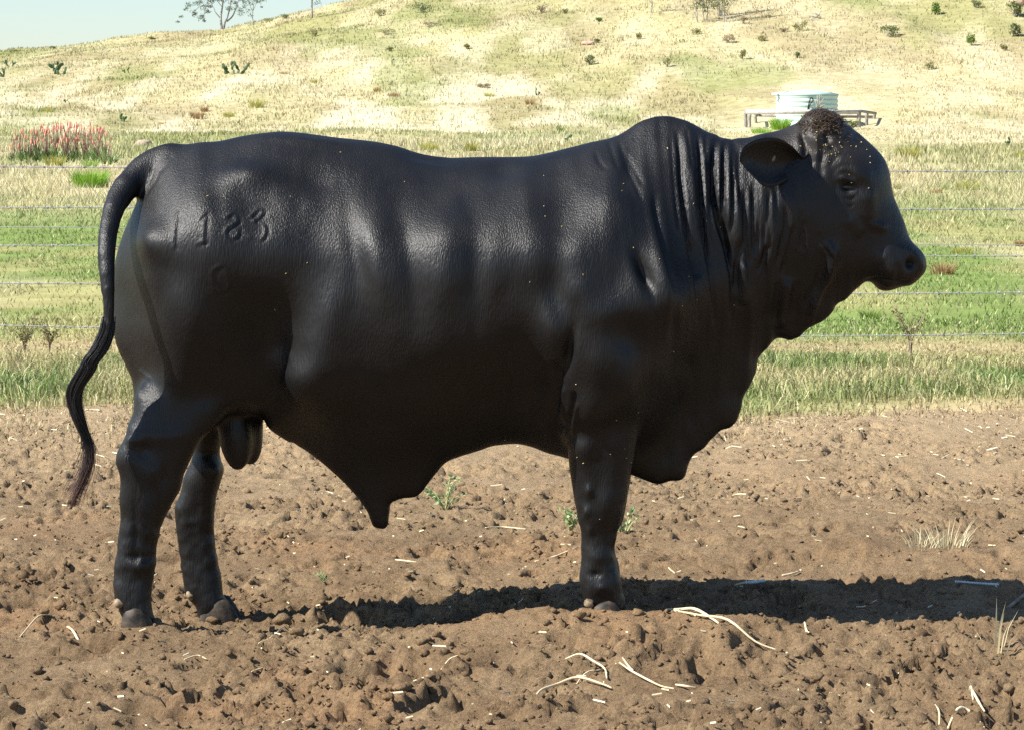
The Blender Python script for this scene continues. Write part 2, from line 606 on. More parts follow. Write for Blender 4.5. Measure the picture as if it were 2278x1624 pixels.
# half width of the animal (m) where the side view shows these working-scale pixels
WID = [(330, 400, .10), (300, 480, .14), (400, 370, .16), (480, 350, .21), (560, 330, .23), (650, 330, .24), (750, 345, .25), (880, 385, .27), (1000, 400, .29), (1150, 395, .30), (1280, 370, .27), (1370, 345, .20), (1450, 290, .10), (1430, 350, .17), (1520, 330, .13), (1580, 340, .12), (1650, 360, .12), (1740, 320, .11),
       (300, 560, .21), (340, 520, .265), (400, 460, .275), (470, 430, .30), (545, 400, .285), (600, 470, .325), (700, 450, .32), (850, 480, .365), (1000, 480, .39), (1150, 480, .40), (1280, 460, .37), (1350, 430, .32), (1420, 450, .30), (1500, 420, .22), (1560, 420, .20), (1640, 440, .185), (1720, 450, .18),
       (290, 640, .19), (340, 620, .30), (430, 600, .345), (540, 600, .35), (610, 620, .34), (680, 600, .34), (760, 620, .37), (870, 640, .40), (1000, 640, .42), (1150, 620, .415), (1280, 600, .415), (1380, 590, .405), (1440, 570, .385), (1480, 600, .375), (1530, 570, .27), (1580, 560, .225), (1640, 560, .195), (1720, 540, .175), (1780, 520, .155),
       (290, 740, .185), (340, 740, .27), (420, 720, .335), (500, 700, .33), (570, 690, .295), (620, 700, .275), (500, 760, .305), (590, 750, .25), (642, 760, .25), (700, 740, .345), (800, 760, .36), (950, 760, .388), (1100, 760, .378), (1170, 760, .355), (1215, 740, .40), (1280, 720, .43), (1380, 720, .42), (1450, 690, .405), (1500, 670, .37), (1530, 700, .27), (1600, 700, .17), (1680, 680, .13), (1740, 650, .11),
       (320, 840, .19), (380, 830, .275), (450, 820, .285), (520, 810, .26), (580, 800, .235), (628, 830, .23), (665, 830, .315), (720, 850, .33), (850, 860, .295), (1000, 870, .30), (1120, 860, .295), (1200, 850, .29), (1250, 830, .375), (1300, 830, .40), (1380, 820, .39), (1450, 800, .33), (1510, 800, .19), (1580, 800, .11), (1650, 800, .07),
       (320, 900, .20), (400, 890, .25), (480, 890, .22), (560, 890, .20), (625, 890, .17), (700, 910, .22), (800, 930, .205), (950, 930, .235), (1100, 930, .235), (1200, 930, .23), (1270, 920, .33), (1350, 920, .33), (1430, 900, .24), (1500, 900, .11), (1580, 890, .06), (1640, 880, .045),
       (640, 960, .08), (720, 1010, .075), (800, 1000, .11), (900, 990, .14), (1000, 980, .165), (1150, 970, .175), (1230, 980, .175), (1350, 980, .17), (1450, 990, .08), (1540, 970, .05), (1600, 930, .045),
       (780, 1070, .05), (850, 1060, .07), (930, 1050, .065), (845, 1140, .038), (890, 1090, .045), (1450, 1050, .055), (1510, 1040, .045),
       (1790, 300, .10), (1835, 265, .07), (1860, 300, .10), (1830, 340, .125), (1900, 310, .075), (1880, 360, .135), (1930, 350, .10), (1960, 380, .09), (1890, 410, .135), (1930, 420, .125), (1840, 430, .145), (1820, 480, .155), (1870, 480, .14), (1860, 540, .135), (1920, 480, .115), (1960, 450, .10), (1910, 540, .105), (1960, 520, .094), (1940, 570, .095), (1985, 550, .092), (2010, 575, .088), (1980, 600, .095), (2035, 600, .08), (1960, 625, .075), (2010, 625, .07),
       (1880, 590, .10), (1900, 615, .06), (1840, 590, .12), (1800, 560, .14), (1800, 620, .10), (1750, 600, .13), (1850, 640, .055), (1830, 690, .035), (1790, 690, .055), (1745, 710, .05), (1710, 690, .08), (1680, 750, .07)]
RAD = [(300, 480, .12), (270, 650, .30), (300, 850, .26), (360, 340, .10), (550, 320, .30), (750, 330, .36), (1000, 380, .40), (1200, 370, .37), (1350, 330, .22), (1450, 280, .17), (1550, 320, .08), (1700, 340, .09), (1830, 270, .06), (1900, 320, .09), (1960, 400, .10), (1990, 480, .09), (2030, 560, .07), (2050, 600, .07), (1970, 630, .05), (1900, 610, .05), (1840, 700, .035), (1750, 730, .04), (1700, 790, .05), (1640, 900, .05), (1550, 1000, .05), (1450, 1050, .05), (1300, 1000, .1),
       (1150, 970, .30), (1000, 1000, .24), (900, 1080, .06), (845, 1150, .035), (780, 1080, .06), (680, 1000, .09), (600, 930, .07), (500, 900, .09), (340, 925, .055), (420, 925, .06), (300, 900, .09), (1000, 650, .42), (1400, 600, .36), (500, 600, .34), (800, 900, .26), (1250, 930, .28), (1700, 520, .14)]


def tps(ctrl, X, Z, D=D0):
    c = np.asarray(ctrl, float)
    cx, cz = pix(c[:, 0], c[:, 1], D)

    def U(r2):
        return 0.5 * r2 * np.log(r2 + 1e-12)
    n = len(c)
    A = np.zeros((n + 3, n + 3))
    A[:n, :n] = U((cx[:, None] - cx) ** 2 + (cz[:, None] - cz) ** 2) + np.eye(n) * 2e-4
    A[:n, n], A[:n, n + 1], A[:n, n + 2] = 1, cx, cz
    A[n:, :n] = A[:n, n:].T
    w = np.linalg.solve(A, np.concatenate([c[:, 2], [0, 0, 0]]))
    out = w[n] + w[n + 1] * X + w[n + 2] * Z
    for i in range(n):
        out = out + w[i] * U((X - cx[i]) ** 2 + (Z - cz[i]) ** 2)
    return out


def sdf_poly(P, X, Z):
    """signed distance, positive inside"""
    x, z = X.ravel(), Z.ravel()
    d = np.full(x.shape, 1e9)
    ins = np.zeros(x.shape, bool)
    Q = np.roll(P, -1, 0)
    for (ax, az), (bx, bz) in zip(P, Q):
        ex, ez = bx - ax, bz - az
        t = np.clip(((x - ax) * ex + (z - az) * ez) / (ex * ex + ez * ez + 1e-12), 0, 1)
        d = np.minimum(d, (x - ax - t * ex) ** 2 + (z - az - t * ez) ** 2)
        c = (az > z) != (bz > z)
        if c.any():
            xc = ax + (z - az) / (bz - az + 1e-15) * ex
            ins ^= c & (x < xc)
    d = np.sqrt(d)
    return np.where(ins, d, -d).reshape(X.shape)


def blur2(a, n):
    for _ in range(n):
        p = np.pad(a, 1, mode='edge')
        a = (p[:-2, 1:-1] + p[2:, 1:-1] + p[1:-1, :-2] + p[1:-1, 2:] + 4 * a) / 8
    return a


H = 0.0118
gx = np.arange(-1.62, 1.42, H)
gy = np.arange(-0.50, 0.501, H)
gz = np.arange(-0.10, 1.70, H)
GX, GZ = np.meshgrid(gx, gz, indexing='ij')


def relief(P_pix, D, wid, rad, yc, n=3):
    X, Z = pix(P_pix[:, 0], P_pix[:, 1], D)
    P = catmull(np.stack([X, Z], -1), n, True)
    d = sdf_poly(P, GX, GZ)
    db = blur2(d, 20 if not callable(yc) else 5)
    if callable(yc) is False:
        m_ = sstep(0.05, 0.16, d)
        d = d * (1 - m_) + db * m_
        db = d
    d = np.where(d > 0.03, db + 0 * d, d)
    W = np.clip(wid(GX, GZ), 0.02, 0.46)
    R = np.clip(rad(GX, GZ), 0.022, 0.40)
    t = np.maximum(1 - d / R, 0)
    Y = gy[None, :, None] - (yc(GX, GZ) if callable(yc) else yc + 0 * GX)[:, None, :]
    W3, R3, t3 = W[:, None, :], R[:, None, :], t[:, None, :]
    k0 = np.sqrt((Y / W3) ** 2 + t3 ** 2)
    k1 = np.sqrt((Y / W3 ** 2) ** 2 + (t3 / R3) ** 2 + 1e-8) + 1e-6
    F = k0 * (k0 - 1) / k1
    return np.where(k0 < 0.15, -np.minimum(W3, R3) * 0.9 + 0 * F, F)


def smin(a, b, k):
    h = np.clip(0.5 + 0.5 * (b - a) / k, 0, 1)
    return b * (1 - h) + a * h - k * h * (1 - h)


def zfun(tab, D):
    """value as a function of height, given at working-scale rows"""
    rows = np.array([r for r, _ in tab], float)
    vals = np.array([v for _, v in tab], float)
    _, zz = pix(1139 + 0 * rows, rows, D)
    o = np.argsort(zz)
    return lambda X, Z: np.interp(Z, zz[o], vals[o])


BODY = relief(outline, D0, lambda X, Z: tps(WID, X, Z), lambda X, Z: tps(RAD, X, Z), 0.0)

# legs: outlines traced on the plane each leg stands in
hind_near = LZ([(440, 200), (436, 330), (415, 400), (385, 450), (365, 505), (345, 560), (340, 590), (350, 622), (357, 680), (352, 760), (350, 840), (350, 920), (348, 1000), (340, 1080), (330, 1140), (318, 1230), (315, 1290), (322, 1340), (350, 1390), (375, 1440), (400, 1460),
                (545, 1450), (535, 1400), (532, 1310), (540, 1230), (545, 1150), (550, 1090), (560, 1030), (575, 970), (600, 900), (625, 850), (650, 800), (688, 730), (702, 660), (735, 590), (765, 520), (800, 450), (840, 400), (900, 330), (900, 230), (700, 180), (550, 180)])
hind_far = LZ([(760, 300), (760, 420), (765, 500), (740, 590), (705, 660), (690, 740), (648, 830), (655, 880), (662, 950), (672, 1020), (682, 1100), (690, 1180), (697, 1250), (700, 1295), (740, 1340), (770, 1390), (800, 1440), (960, 1440), (965, 1385), (945, 1340), (918, 1310), (905, 1250), (900, 1190), (890, 1120), (880, 1050), (872, 980), (870, 900), (875, 830), (885, 760), (900, 710), (915, 660), (920, 620), (905, 560), (905, 500), (925, 440), (940, 380), (950, 300)])
fore_near = FZ([(330, 250), (262, 420), (250, 560), (256, 650), (260, 700), (272, 780), (285, 860), (300, 930), (313, 1000), (320, 1080), (322, 1180), (315, 1260), (320, 1330), (350, 1400), (400, 1425), (520, 1420), (535, 1385), (526, 1310), (520, 1250), (510, 1190), (496, 1140), (490, 1080), (502, 1020), (522, 960), (541, 880), (556, 810), (565, 740), (592, 600), (610, 450), (600, 250)])
DN, DF = D0 - 0.20, D0 + 0.20
hn = relief(hind_near, DN, zfun([(820, .04), (880, .066), (940, .075), (1000, .07), (1040, .065), (1120, .055), (1200, .045), (1290, .047), (1330, .055), (1390, .05)], DN),
            zfun([(880, .09), (1000, .075), (1120, .06), (1200, .05), (1300, .05), (1390, .03)], DN), zfun([(880, -.17), (960, -.19), (1390, -.20)], DN))
hf = relief(hind_far, DF, zfun([(900, .10), (960, .08), (1030, .07), (1100, .06), (1200, .045), (1290, .047), (1330, .055), (1390, .05)], DF),
            zfun([(880, .08), (1000, .065), (1120, .055), (1200, .045), (1300, .05), (1390, .03)], DF), zfun([(900, .17), (1390, .20)], DF))
fn = relief(fore_near, DN, zfun([(830, .12), (930, .10), (1000, .085), (1080, .07), (1130, .07), (1180, .055), (1240, .047), (1300, .055), (1360, .05)], DN),
            zfun([(830, .1), (1000, .08), (1100, .065), (1200, .05), (1300, .05), (1360, .03)], DN), zfun([(830, -.21), (1000, -.20), (1360, -.19)], DN))
fore_far = fore_near.copy()
fore_far[:, 0] += 2
ff = relief(fore_far, DF, zfun([(830, .12), (930, .10), (1000, .085), (1080, .07), (1130, .07), (1180, .055), (1240, .047), (1300, .055), (1360, .05)], DF),
            zfun([(830, .1), (1000, .08), (1100, .065), (1200, .05), (1300, .05), (1360, .03)], DF), zfun([(830, .21), (1000, .20), (1360, .19)], DF))
FIELD = BODY
for leg, k in ((hn, .06), (hf, .05), (fn, .035), (ff, .05)):
    FIELD = smin(FIELD, leg, k)
del hn, hf, fn, ff, BODY
G3X, G3Y, G3Z = gx[:, None, None], gy[None, :, None], gz[None, None, :]


def ellipsoid(c, r, tilt=0.0):
    ct, st = math.cos(tilt), math.sin(tilt)
    x, y, z = G3X - c[0], G3Y - c[1], G3Z - c[2]
    x, z = ct * x + st * z, -st * x + ct * z
    k0 = np.sqrt((x / r[0]) ** 2 + (y / r[1]) ** 2 + (z / r[2]) ** 2)
    k1 = np.sqrt((x / r[0] ** 2) ** 2 + (y / r[1] ** 2) ** 2 + (z / r[2] ** 2) ** 2) + 1e-6
    return k0 * (k0 - 1) / k1


def at(px, py, y=0.0):
    X, Z = pix(px, py, D0 + y)
    return np.array([float(X), y, float(Z)])


FIELD = smin(FIELD, ellipsoid(at(523, 966, -0.034), (.054, .054, .118), 0.10), .02)      # scrotum, two lobes
FIELD = smin(FIELD, ellipsoid(at(553, 960, 0.034), (.047, .052, .112), 0.06), .030)
# knobs of the hock and the elbow
FIELD = smin(FIELD, ellipsoid(at(290, 1020, -.20), (.04, .038, .05)), .03)
# tail: tapering chain
tail = RZ([(520, 290), (440, 330), (370, 375), (310, 425), (262, 475), (222, 535), (192, 600), (168, 690), (152, 780), (147, 880), (150, 980), (158, 1080), (162, 1180), (161, 1270), (150, 1350), (115, 1430), (70, 1490)])
tail_r = np.array([80, 80, 80, 80, 78, 72, 62, 58, 55, 52, 47, 41, 36, 33, 28, 22, 12]) / 1.624 * D0 / 10264
tail_y = np.array([0, 0, -.02, -.05, -.085, -.115, -.165, -.21, -.25, -.285, -.31, -.325, -.33, -.33, -.33, -.33, -.33])
tp = np.array([at(p[0], p[1], y) for p, y in zip(tail, tail_y)])
for i in range(len(tp) - 1):
    a, b = tp[i], tp[i + 1]
    e = b - a
    lo = np.minimum(a, b) - 0.12
    hi = np.maximum(a, b) + 0.12
    sx, sy, sz = [slice(max(int((lo[k] - g[0]) / H), 0), int((hi[k] - g[0]) / H) + 2) for k, g in enumerate((gx, gy, gz))]
    x, y, z = G3X[sx] - a[0], G3Y[:, sy] - a[1], G3Z[:, :, sz] - a[2]
    t = np.clip((x * e[0] + y * e[1] + z * e[2]) / (e @ e), 0, 1)
    dd = np.sqrt((x - t * e[0]) ** 2 + (y - t * e[1]) ** 2 + (z - t * e[2]) ** 2) - (tail_r[i] * (1 - t) + tail_r[i + 1] * t)
    FIELD[sx, sy, sz] = smin(FIELD[sx, sy, sz], dd, .03 if i < 3 else .006)


def surface_nets(F):
    nx, ny, nz = F.shape
    ins = F < 0
    cnt = np.zeros((nx - 1, ny - 1, nz - 1), np.int8)
    corners = [(i, j, k) for i in (0, 1) for j in (0, 1) for k in (0, 1)]
    for i, j, k in corners:
        cnt += ins[i:nx - 1 + i, j:ny - 1 + j, k:nz - 1 + k]
    act = (cnt > 0) & (cnt < 8)
    idx = np.full(act.shape, -1, np.int64)
    ci = np.argwhere(act)
    idx[act] = np.arange(len(ci))
    val = np.stack([F[ci[:, 0] + i, ci[:, 1] + j, ci[:, 2] + k] for i, j, k in corners], 1)
    cor = np.array(corners, float)
    acc = np.zeros((len(ci), 3))
    num = np.zeros(len(ci))
    for a in range(8):
        for b in range(a + 1, 8):
            if np.abs(cor[a] - cor[b]).sum() == 1:
                va, vb = val[:, a], val[:, b]
                m = (va < 0) != (vb < 0)
                t = np.where(m, va / np.where(m, va - vb, 1), 0)
                acc += m[:, None] * (cor[a] + t[:, None] * (cor[b] - cor[a]))
                num += m
    V = (ci + acc / num[:, None]) * H + np.array([gx[0], gy[0], gz[0]])
    quads = []
    for ax in range(3):
        sl0 = [slice(None)] * 3
        sl1 = [slice(None)] * 3
        sl0[ax] = slice(0, -1)
        sl1[ax] = slice(1, None)
        ch = ins[tuple(sl0)] != ins[tuple(sl1)]
        e = np.argwhere(ch)
        o1, o2 = [k for k in range(3) if k != ax]
        ok = (e[:, o1] > 0) & (e[:, o2] > 0) & (e[:, o1] < F.shape[o1] - 1) & (e[:, o2] < F.shape[o2] - 1)
        e = e[ok]
        flip = ins[tuple(e.T)]
        if ax == 1:
            flip = ~flip
        q = []
        for d1, d2 in ((-1, -1), (0, -1), (0, 0), (-1, 0)):
            c = e.copy()
            c[:, o1] += d1
            c[:, o2] += d2
            q.append(idx[tuple(c.T)])
        q = np.stack(q, 1)
        q[~flip] = q[~flip][:, ::-1]
        quads.append(q)
    return V, np.vstack(quads)


BV, BQ = surface_nets(FIELD)
del FIELD
# light relaxing of the lattice steps
for it in range(3):
    s = np.zeros_like(BV)
    n = np.zeros(len(BV))
    for a, b in ((0, 1), (1, 2), (2, 3), (3, 0)):
        np.add.at(s, BQ[:, a], BV[BQ[:, b]])
        np.add.at(n, BQ[:, a], 1)
        np.add.at(s, BQ[:, b], BV[BQ[:, a]])
        np.add.at(n, BQ[:, b], 1)
    lap = s / np.maximum(n, 1)[:, None] - BV
    BV = BV + (0.55 if it % 2 == 0 else -0.30) * lap
tmp = bpy.data.objects.new('tmp', mesh_np('tmp', BV, BQ, None, True))
COL.objects.link(tmp)
md = tmp.modifiers.new('s', 'SUBSURF')
md.levels = 1
md.render_levels = 1
dg = bpy.context.evaluated_depsgraph_get()
bull_me = bpy.data.meshes.new_from_object(tmp.evaluated_get(dg))
bpy.data.objects.remove(tmp)
nV = len(bull_me.vertices)
co = np.zeros(nV * 3, np.float32)
bull_me.vertices.foreach_get('co', co)
co = co.reshape(-1, 3).astype(float)
nv = np.zeros(nV * 3, np.float32)
bull_me.vertices.foreach_get('normal', nv)
nv = nv.reshape(-1, 3).astype(float)

# ---- relief of the hide: folds, muscle, brand. Strokes live in working-scale pixels of the side view.
disp = np.zeros(nV)
VX, VZ, VY = co[:, 0], co[:, 2], co[:, 1]
side = np.clip(np.abs(nv[:, 1]) * 1.4, 0, 1)
isleg = (VZ < 0.52) & (VX < -0.2) | (VZ < 0.45)


def stroke(pts, width, depth, taper=0.25, n=6, shift=0.0, near_only=False, D=D0 - 0.25):
    """groove (depth<0) or ridge along a polyline; width in m"""
    p = np.asarray(pts, float)
    X, Z = pix(p[:, 0], p[:, 1], D)
    c = catmull(np.stack([X, Z], -1), n)
    seg = np.hypot(*np.diff(c, axis=0).T)
    s = np.concatenate([[0], np.cumsum(seg)])
    s /= s[-1]
    m = (VX > c[:, 0].min() - 3 * width) & (VX < c[:, 0].max() + 3 * width) & (VZ > c[:, 1].min() - 3 * width) & (VZ < c[:, 1].max() + 3 * width)
    if near_only:
        m &= VY < 0
    ix = np.nonzero(m)[0]
    if not len(ix):
        return
    x, z = VX[ix], VZ[ix]
    best = np.full(len(ix), 1e9)
    par = np.zeros(len(ix))
    for k in range(len(c) - 1):
        ex, ez = c[k + 1] - c[k]
        t = np.clip(((x - c[k, 0]) * ex + (z - c[k, 1]) * ez) / (ex * ex + ez * ez + 1e-12), 0, 1)
        dd = np.hypot(x - c[k, 0] - t * ex, z - c[k, 1] - t * ez)
        b = dd < best
        best[b] = dd[b]
        par[b] = (s[k] + t * (s[k + 1] - s[k]))[b]
    tw = np.minimum(1, np.minimum(par, 1 - par) / taper) if taper > 0 else 1
    disp[ix] += depth * np.exp(-(best / width) ** 2) * tw * side[ix]


def bump(px, py, rx, rz, amp, ang=0.0, D=D0 - 0.3):
    X, Z = pix(px, py, D)
    k = D / F_PX
    ca, sa = math.cos(ang), math.sin(ang)
    dx, dz = (VX - X) / k, (VZ - Z) / k
    u = (dx * ca + dz * sa) / rx
    w = (-dx * sa + dz * ca) / rz
    disp[:] += 1.55 * amp * np.exp(-(u * u + w * w)) * side


# muscle masses
for b in [(345, 540, 45, 40, .022), (545, 395, 60, 28, .016), (480, 560, 120, 90, .010), (420, 700, 60, 110, .010), (570, 480, 60, 70, -.006),
          (720, 500, 70, 130, -.010), (790, 560, 25, 90, -.010, .15), (850, 600, 30, 110, .008, .12), (920, 620, 24, 110, -.008, .1), (990, 640, 30, 110, .007), (1060, 600, 26, 90, -.008), (740, 690, 30, 60, .008),
          (1170, 430, 50, 60, .014), (1110, 380, 40, 25, -.008), (1255, 480, 45, 70, -.009), (1190, 560, 40, 60, .010), (1300, 560, 70, 60, .012), (1360, 450, 40, 50, .010), (1400, 380, 20, 40, -.006),
          (1430, 600, 16, 45, -.022, .35), (1475, 600, 20, 80, .012, .25), (1290, 640, 40, 40, .010), (1350, 690, 60, 40, .012), (1230, 650, 30, 80, -.009), (1400, 740, 40, 60, -.010, .5),
          (1330, 800, 50, 60, .012), (1262, 780, 12, 50, -.016, -.2), (1225, 720, 26, 60, .014, .2), (1390, 850, 30, 60, .012), (1310, 900, 30, 60, .008), (1370, 940, 30, 40, -.008), (1300, 1000, 22, 28, .008),
          (1000, 520, 60, 40, .006), (890, 500, 50, 90, -.006), (640, 560, 60, 60, .006), (690, 400, 70, 30, -.008), (950, 350, 60, 14, -.012, -.15), (690, 315, 120, 10, .006, -.1)]:
    bump(*b)
# hind legs: hock tendons, cannon
for b in [(320, 1000, 16, 20, -.010), (340, 1050, 22, 25, .008), (365, 1060, 10, 25, -.008), (300, 980, 20, 8, .006), (330, 1150, 14, 60, .006), (302, 1180, 7, 70, -.006), (310, 1260, 25, 14, .007), (300, 1240, 20, 8, -.006),
          (440, 1040, 30, 12, -.008), (450, 1080, 25, 18, .008), (440, 1160, 18, 60, .005), (450, 1230, 30, 10, -.006), (460, 1290, 26, 14, .007),
          (1310, 1090, 8, 14, .008), (1305, 1140, 7, 14, .006), (1312, 1180, 7, 12, .006), (1350, 1120, 18, 40, .006), (1330, 1240, 20, 20, .007), (1325, 1278, 14, 8, -.006), (1340, 1310, 20, 12, .006)]:
    bump(*b[:4], b[4] * 0.8, D=DN - 0.05)
# folds of the neck
for pts, w, d in [
    (NZ([(905, 130), (915, 300), (915, 450), (930, 620), (955, 800), (985, 950)]), .010, -.014),
    (NZ([(970, 120), (985, 260), (1000, 420)]), .007, -.010),
    (NZ([(1040, 130), (1055, 260), (1058, 450), (1062, 650), (1075, 850), (1105, 1050)]), .010, -.016),
    (NZ([(1105, 160), (1100, 240), (1095, 300)]), .006, -.008),
    (NZ([(1168, 185), (1155, 300), (1148, 450), (1150, 600), (1180, 760), (1230, 920), (1250, 1100)]), .012, -.024),
    (NZ([(1120, 330), (1135, 480), (1140, 640)]), .012, -.012),
    (NZ([(1232, 215), (1215, 350), (1205, 520), (1200, 680), (1215, 800), (1245, 880)]), .010, -.018),
    (NZ([(1290, 420), (1275, 560), (1265, 700), (1240, 860)]), .007, -.009),
    (NZ([(1330, 240), (1315, 400), (1310, 560), (1290, 700)]), .006, -.006),
    (NZ([(1405, 480), (1400, 640), (1400, 800), (1410, 1000)]), .008, -.011),
    (NZ([(1440, 500), (1445, 650), (1440, 820), (1425, 960)]), .006, -.008),
    (NZ([(1510, 520), (1500, 700), (1510, 860), (1500, 1000)]), .008, -.010),
    (NZ([(1330, 860), (1310, 960), (1300, 1100), (1290, 1250)]), .012, -.014),
    (NZ([(970, 880), (1000, 1000), (1030, 1130)]), .012, -.012),
    (NZ([(510, 190), (540, 320), (600, 480), (650, 620)]), .007, -.007), (NZ([(350, 280), (370, 350), (420, 420)]), .006, -.005), (NZ([(440, 210), (470, 330), (500, 420)]), .006, -.005), (NZ([(555, 290), (580, 350), (620, 430), (660, 520)]), .006, -.006),
    (NZ([(735, 540), (740, 680), (770, 850), (790, 1000), (850, 1220)]), .012, -.008),
    (HZ([(455, 640), (460, 760), (480, 900), (470, 1050)]), .007, -.009), (HZ([(545, 640), (540, 760), (520, 880), (500, 1000)]), .008, -.010), (HZ([(590, 640), (585, 760), (590, 860)]), .006, -.007),
    (HZ([(640, 740), (650, 860), (620, 1000), (590, 1120)]), .010, -.012), (HZ([(690, 860), (680, 960), (650, 1080), (630, 1180)]), .008, -.010),
    (HZ([(400, 640), (395, 800), (390, 950), (370, 1080)]), .006, -.008), (HZ([(330, 380), (335, 600), (330, 800)]), .006, -.007), (HZ([(540, 980), (500, 1100), (480, 1160)]), .008, -.010),
    (NZ([(915, 300), (920, 520), (950, 800), (990, 1000), (1020, 1200), (1030, 1450)]), .008, -.008), (NZ([(1058, 300), (1062, 650), (1090, 950), (1130, 1200), (1150, 1500)]), .008, -.008), (NZ([(1150, 450), (1175, 760), (1240, 1000), (1265, 1250), (1270, 1500)]), .009, -.010),
    (NZ([(1215, 350), (1200, 620), (1225, 850), (1262, 1000)]), .007, -.008), (NZ([(1270, 300), (1262, 600), (1255, 820), (1285, 1000), (1290, 1200)]), .007, -.007), (NZ([(1350, 500), (1345, 760), (1360, 1000), (1380, 1250)]), .007, -.007), (NZ([(1480, 520), (1470, 760), (1480, 1000), (1460, 1200)]), .007, -.007),
    (NZ([(860, 160), (868, 400), (880, 640), (900, 820)]), .007, -.005), (NZ([(1010, 140), (1025, 400), (1030, 700), (1050, 900)]), .007, -.006), (NZ([(1105, 250), (1108, 500), (1115, 760), (1150, 960)]), .008, -.007),
    # throat folds
    (HZ([(790, 800), (800, 930), (810, 1010), (830, 1050)]), .008, -.003), (HZ([(850, 900), (860, 1000), (880, 1080)]), .008, -.003), (HZ([(760, 830), (752, 950), (765, 1040)]), .009, -.005), (HZ([(735, 770), (740, 900), (745, 1020)]), .008, -.004),
    (HZ([(905, 950), (935, 1050), (920, 1150), (870, 1260), (840, 1350), (820, 1430)]), .020, .020), (HZ([(880, 1000), (900, 1100), (870, 1200), (820, 1290), (780, 1400)]), .018, -.012),
    (HZ([(680, 1180), (655, 1300), (640, 1400), (630, 1510)]), .022, .020), (HZ([(615, 1200), (600, 1350), (595, 1480)]), .016, -.010), (HZ([(730, 1200), (720, 1350), (725, 1450)]), .020, -.008),
    (HZ([(330, 1080), (350, 1200), (370, 1380)]), .018, -.010), (HZ([(395, 1080), (400, 1220), (390, 1360)]), .020, .018),
    # dewlap pleats
    (FZ([(880, 150), (900, 350), (880, 560)]), .016, -.005), (FZ([(980, 150), (990, 300), (960, 520)]), .016, -.005), (FZ([(800, 250), (830, 450), (840, 660)]), .018, -.005), (FZ([(1080, 150), (1080, 280), (1050, 450)]), .015, -.004), (FZ([(720, 400), (750, 600), (770, 740)]), .016, -.004),
    # elbow folds
    (FZ([(225, 280), (215, 380), (210, 470)]), .013, .016), (FZ([(285, 300), (275, 400), (255, 480)]), .010, -.020), (FZ([(250, 490), (232, 540), (240, 580)]), .012, .016), (FZ([(300, 350), (285, 450), (285, 540)]), .010, .012), (FZ([(190, 150), (200, 300), (190, 460), (220, 600)]), .020, -.020),
    # flank fold and groin
    (LZ([(1270, 10), (1225, 100), (1225, 180), (1290, 250)]), .018, -.010),
    # tail-head wrinkles
    (RZ([(345, 400), (340, 450), (320, 490)]), .007, -.004), (RZ([(385, 340), (375, 420), (350, 480)]), .007, -.004), (RZ([(440, 330), (410, 420), (360, 500), (335, 540)]), .009, -.008), (RZ([(500, 270), (470, 330), (430, 390)]), .012, -.005),
    # hock creases
    (LZ([(385, 515), (430, 530), (480, 560)]), .006, -.006), (LZ([(380, 540), (420, 555), (460, 585)]), .005, -.005), (LZ([(430, 100), (470, 130), (520, 150)]), .008, .007),
]:
    ln_ = np.hypot(*np.diff(np.asarray(pts), axis=0).T).sum()
    stroke(pts, max(w * 0.85, .0062), d * (1.05 if ln_ > 170 else 0.7), 0.16)
# the face
for pts, w, d in [
    (HZ([(1110, 1200), (1190, 1185), (1270, 1195), (1350, 1205), (1400, 1195)]), .006, -.007),          # mouth
    (HZ([(930, 590), (960, 580), (1010, 590), (1050, 615)]), .006, .006), (HZ([(935, 610), (960, 660), (1010, 680), (1060, 650)]), .006, .004), (HZ([(930, 560), (980, 545), (1050, 580)]), .006, -.004), (HZ([(950, 690), (1000, 710), (1050, 690)]), .006, -.003),
    (HZ([(960, 720), (1000, 745), (1040, 730)]), .005, -.004),
    (HZ([(850, 520), (860, 440), (930, 380), (1000, 380), (1080, 430)]), .008, -.0025), (HZ([(880, 560), (900, 490), (960, 440), (1050, 470)]), .007, -.0025), (HZ([(900, 600), (915, 540), (980, 500), (1060, 520)]), .006, -.0025),
    (HZ([(870, 300), (880, 340), (870, 380)]), .012, -.016), (HZ([(840, 400), (835, 500), (840, 580)]), .009, -.008), (HZ([(760, 330), (775, 420), (780, 520)]), .009, -.009), (HZ([(730, 300), (745, 380), (740, 470)]), .008, -.008), (HZ([(800, 320), (815, 400), (810, 480)]), .010, .008),
    (HZ([(1120, 870), (1160, 860), (1200, 870), (1240, 900)]), .014, .010), (HZ([(1100, 640), (1120, 760), (1110, 860)]), .030, .008), (HZ([(980, 800), (1040, 860), (1100, 920)]), .022, .008),
    (HZ([(1200, 1000), (1260, 1100), (1250, 1190)]), .03, .008), (HZ([(1290, 1080), (1310, 1140), (1300, 1200)]), .009, -.005),
    (HZ([(1330, 1010), (1370, 1000), (1410, 1020)]), .014, .002)]:
    stroke(pts, w, d, D=D0 - 0.11)
# hollow of the nostril and of the eye socket
for b in [(*HZ([(1395, 1095)])[0], 15, 17, -.030, -.5), (*HZ([(1430, 1060)])[0], 8, 18, .008, .6), (*HZ([(990, 630)])[0], 26, 20, -.012), (*HZ([(990, 632)])[0], 9, 6, -.010), (*HZ([(1080, 560)])[0], 26, 22, .008), (*HZ([(820, 340)])[0], 20, 16, .012), (*HZ([(860, 230)])[0], 40, 22, .008)]:
    b = list(b)
    b[4] *= 0.6
    bump(*b, D=D0 - 0.1)
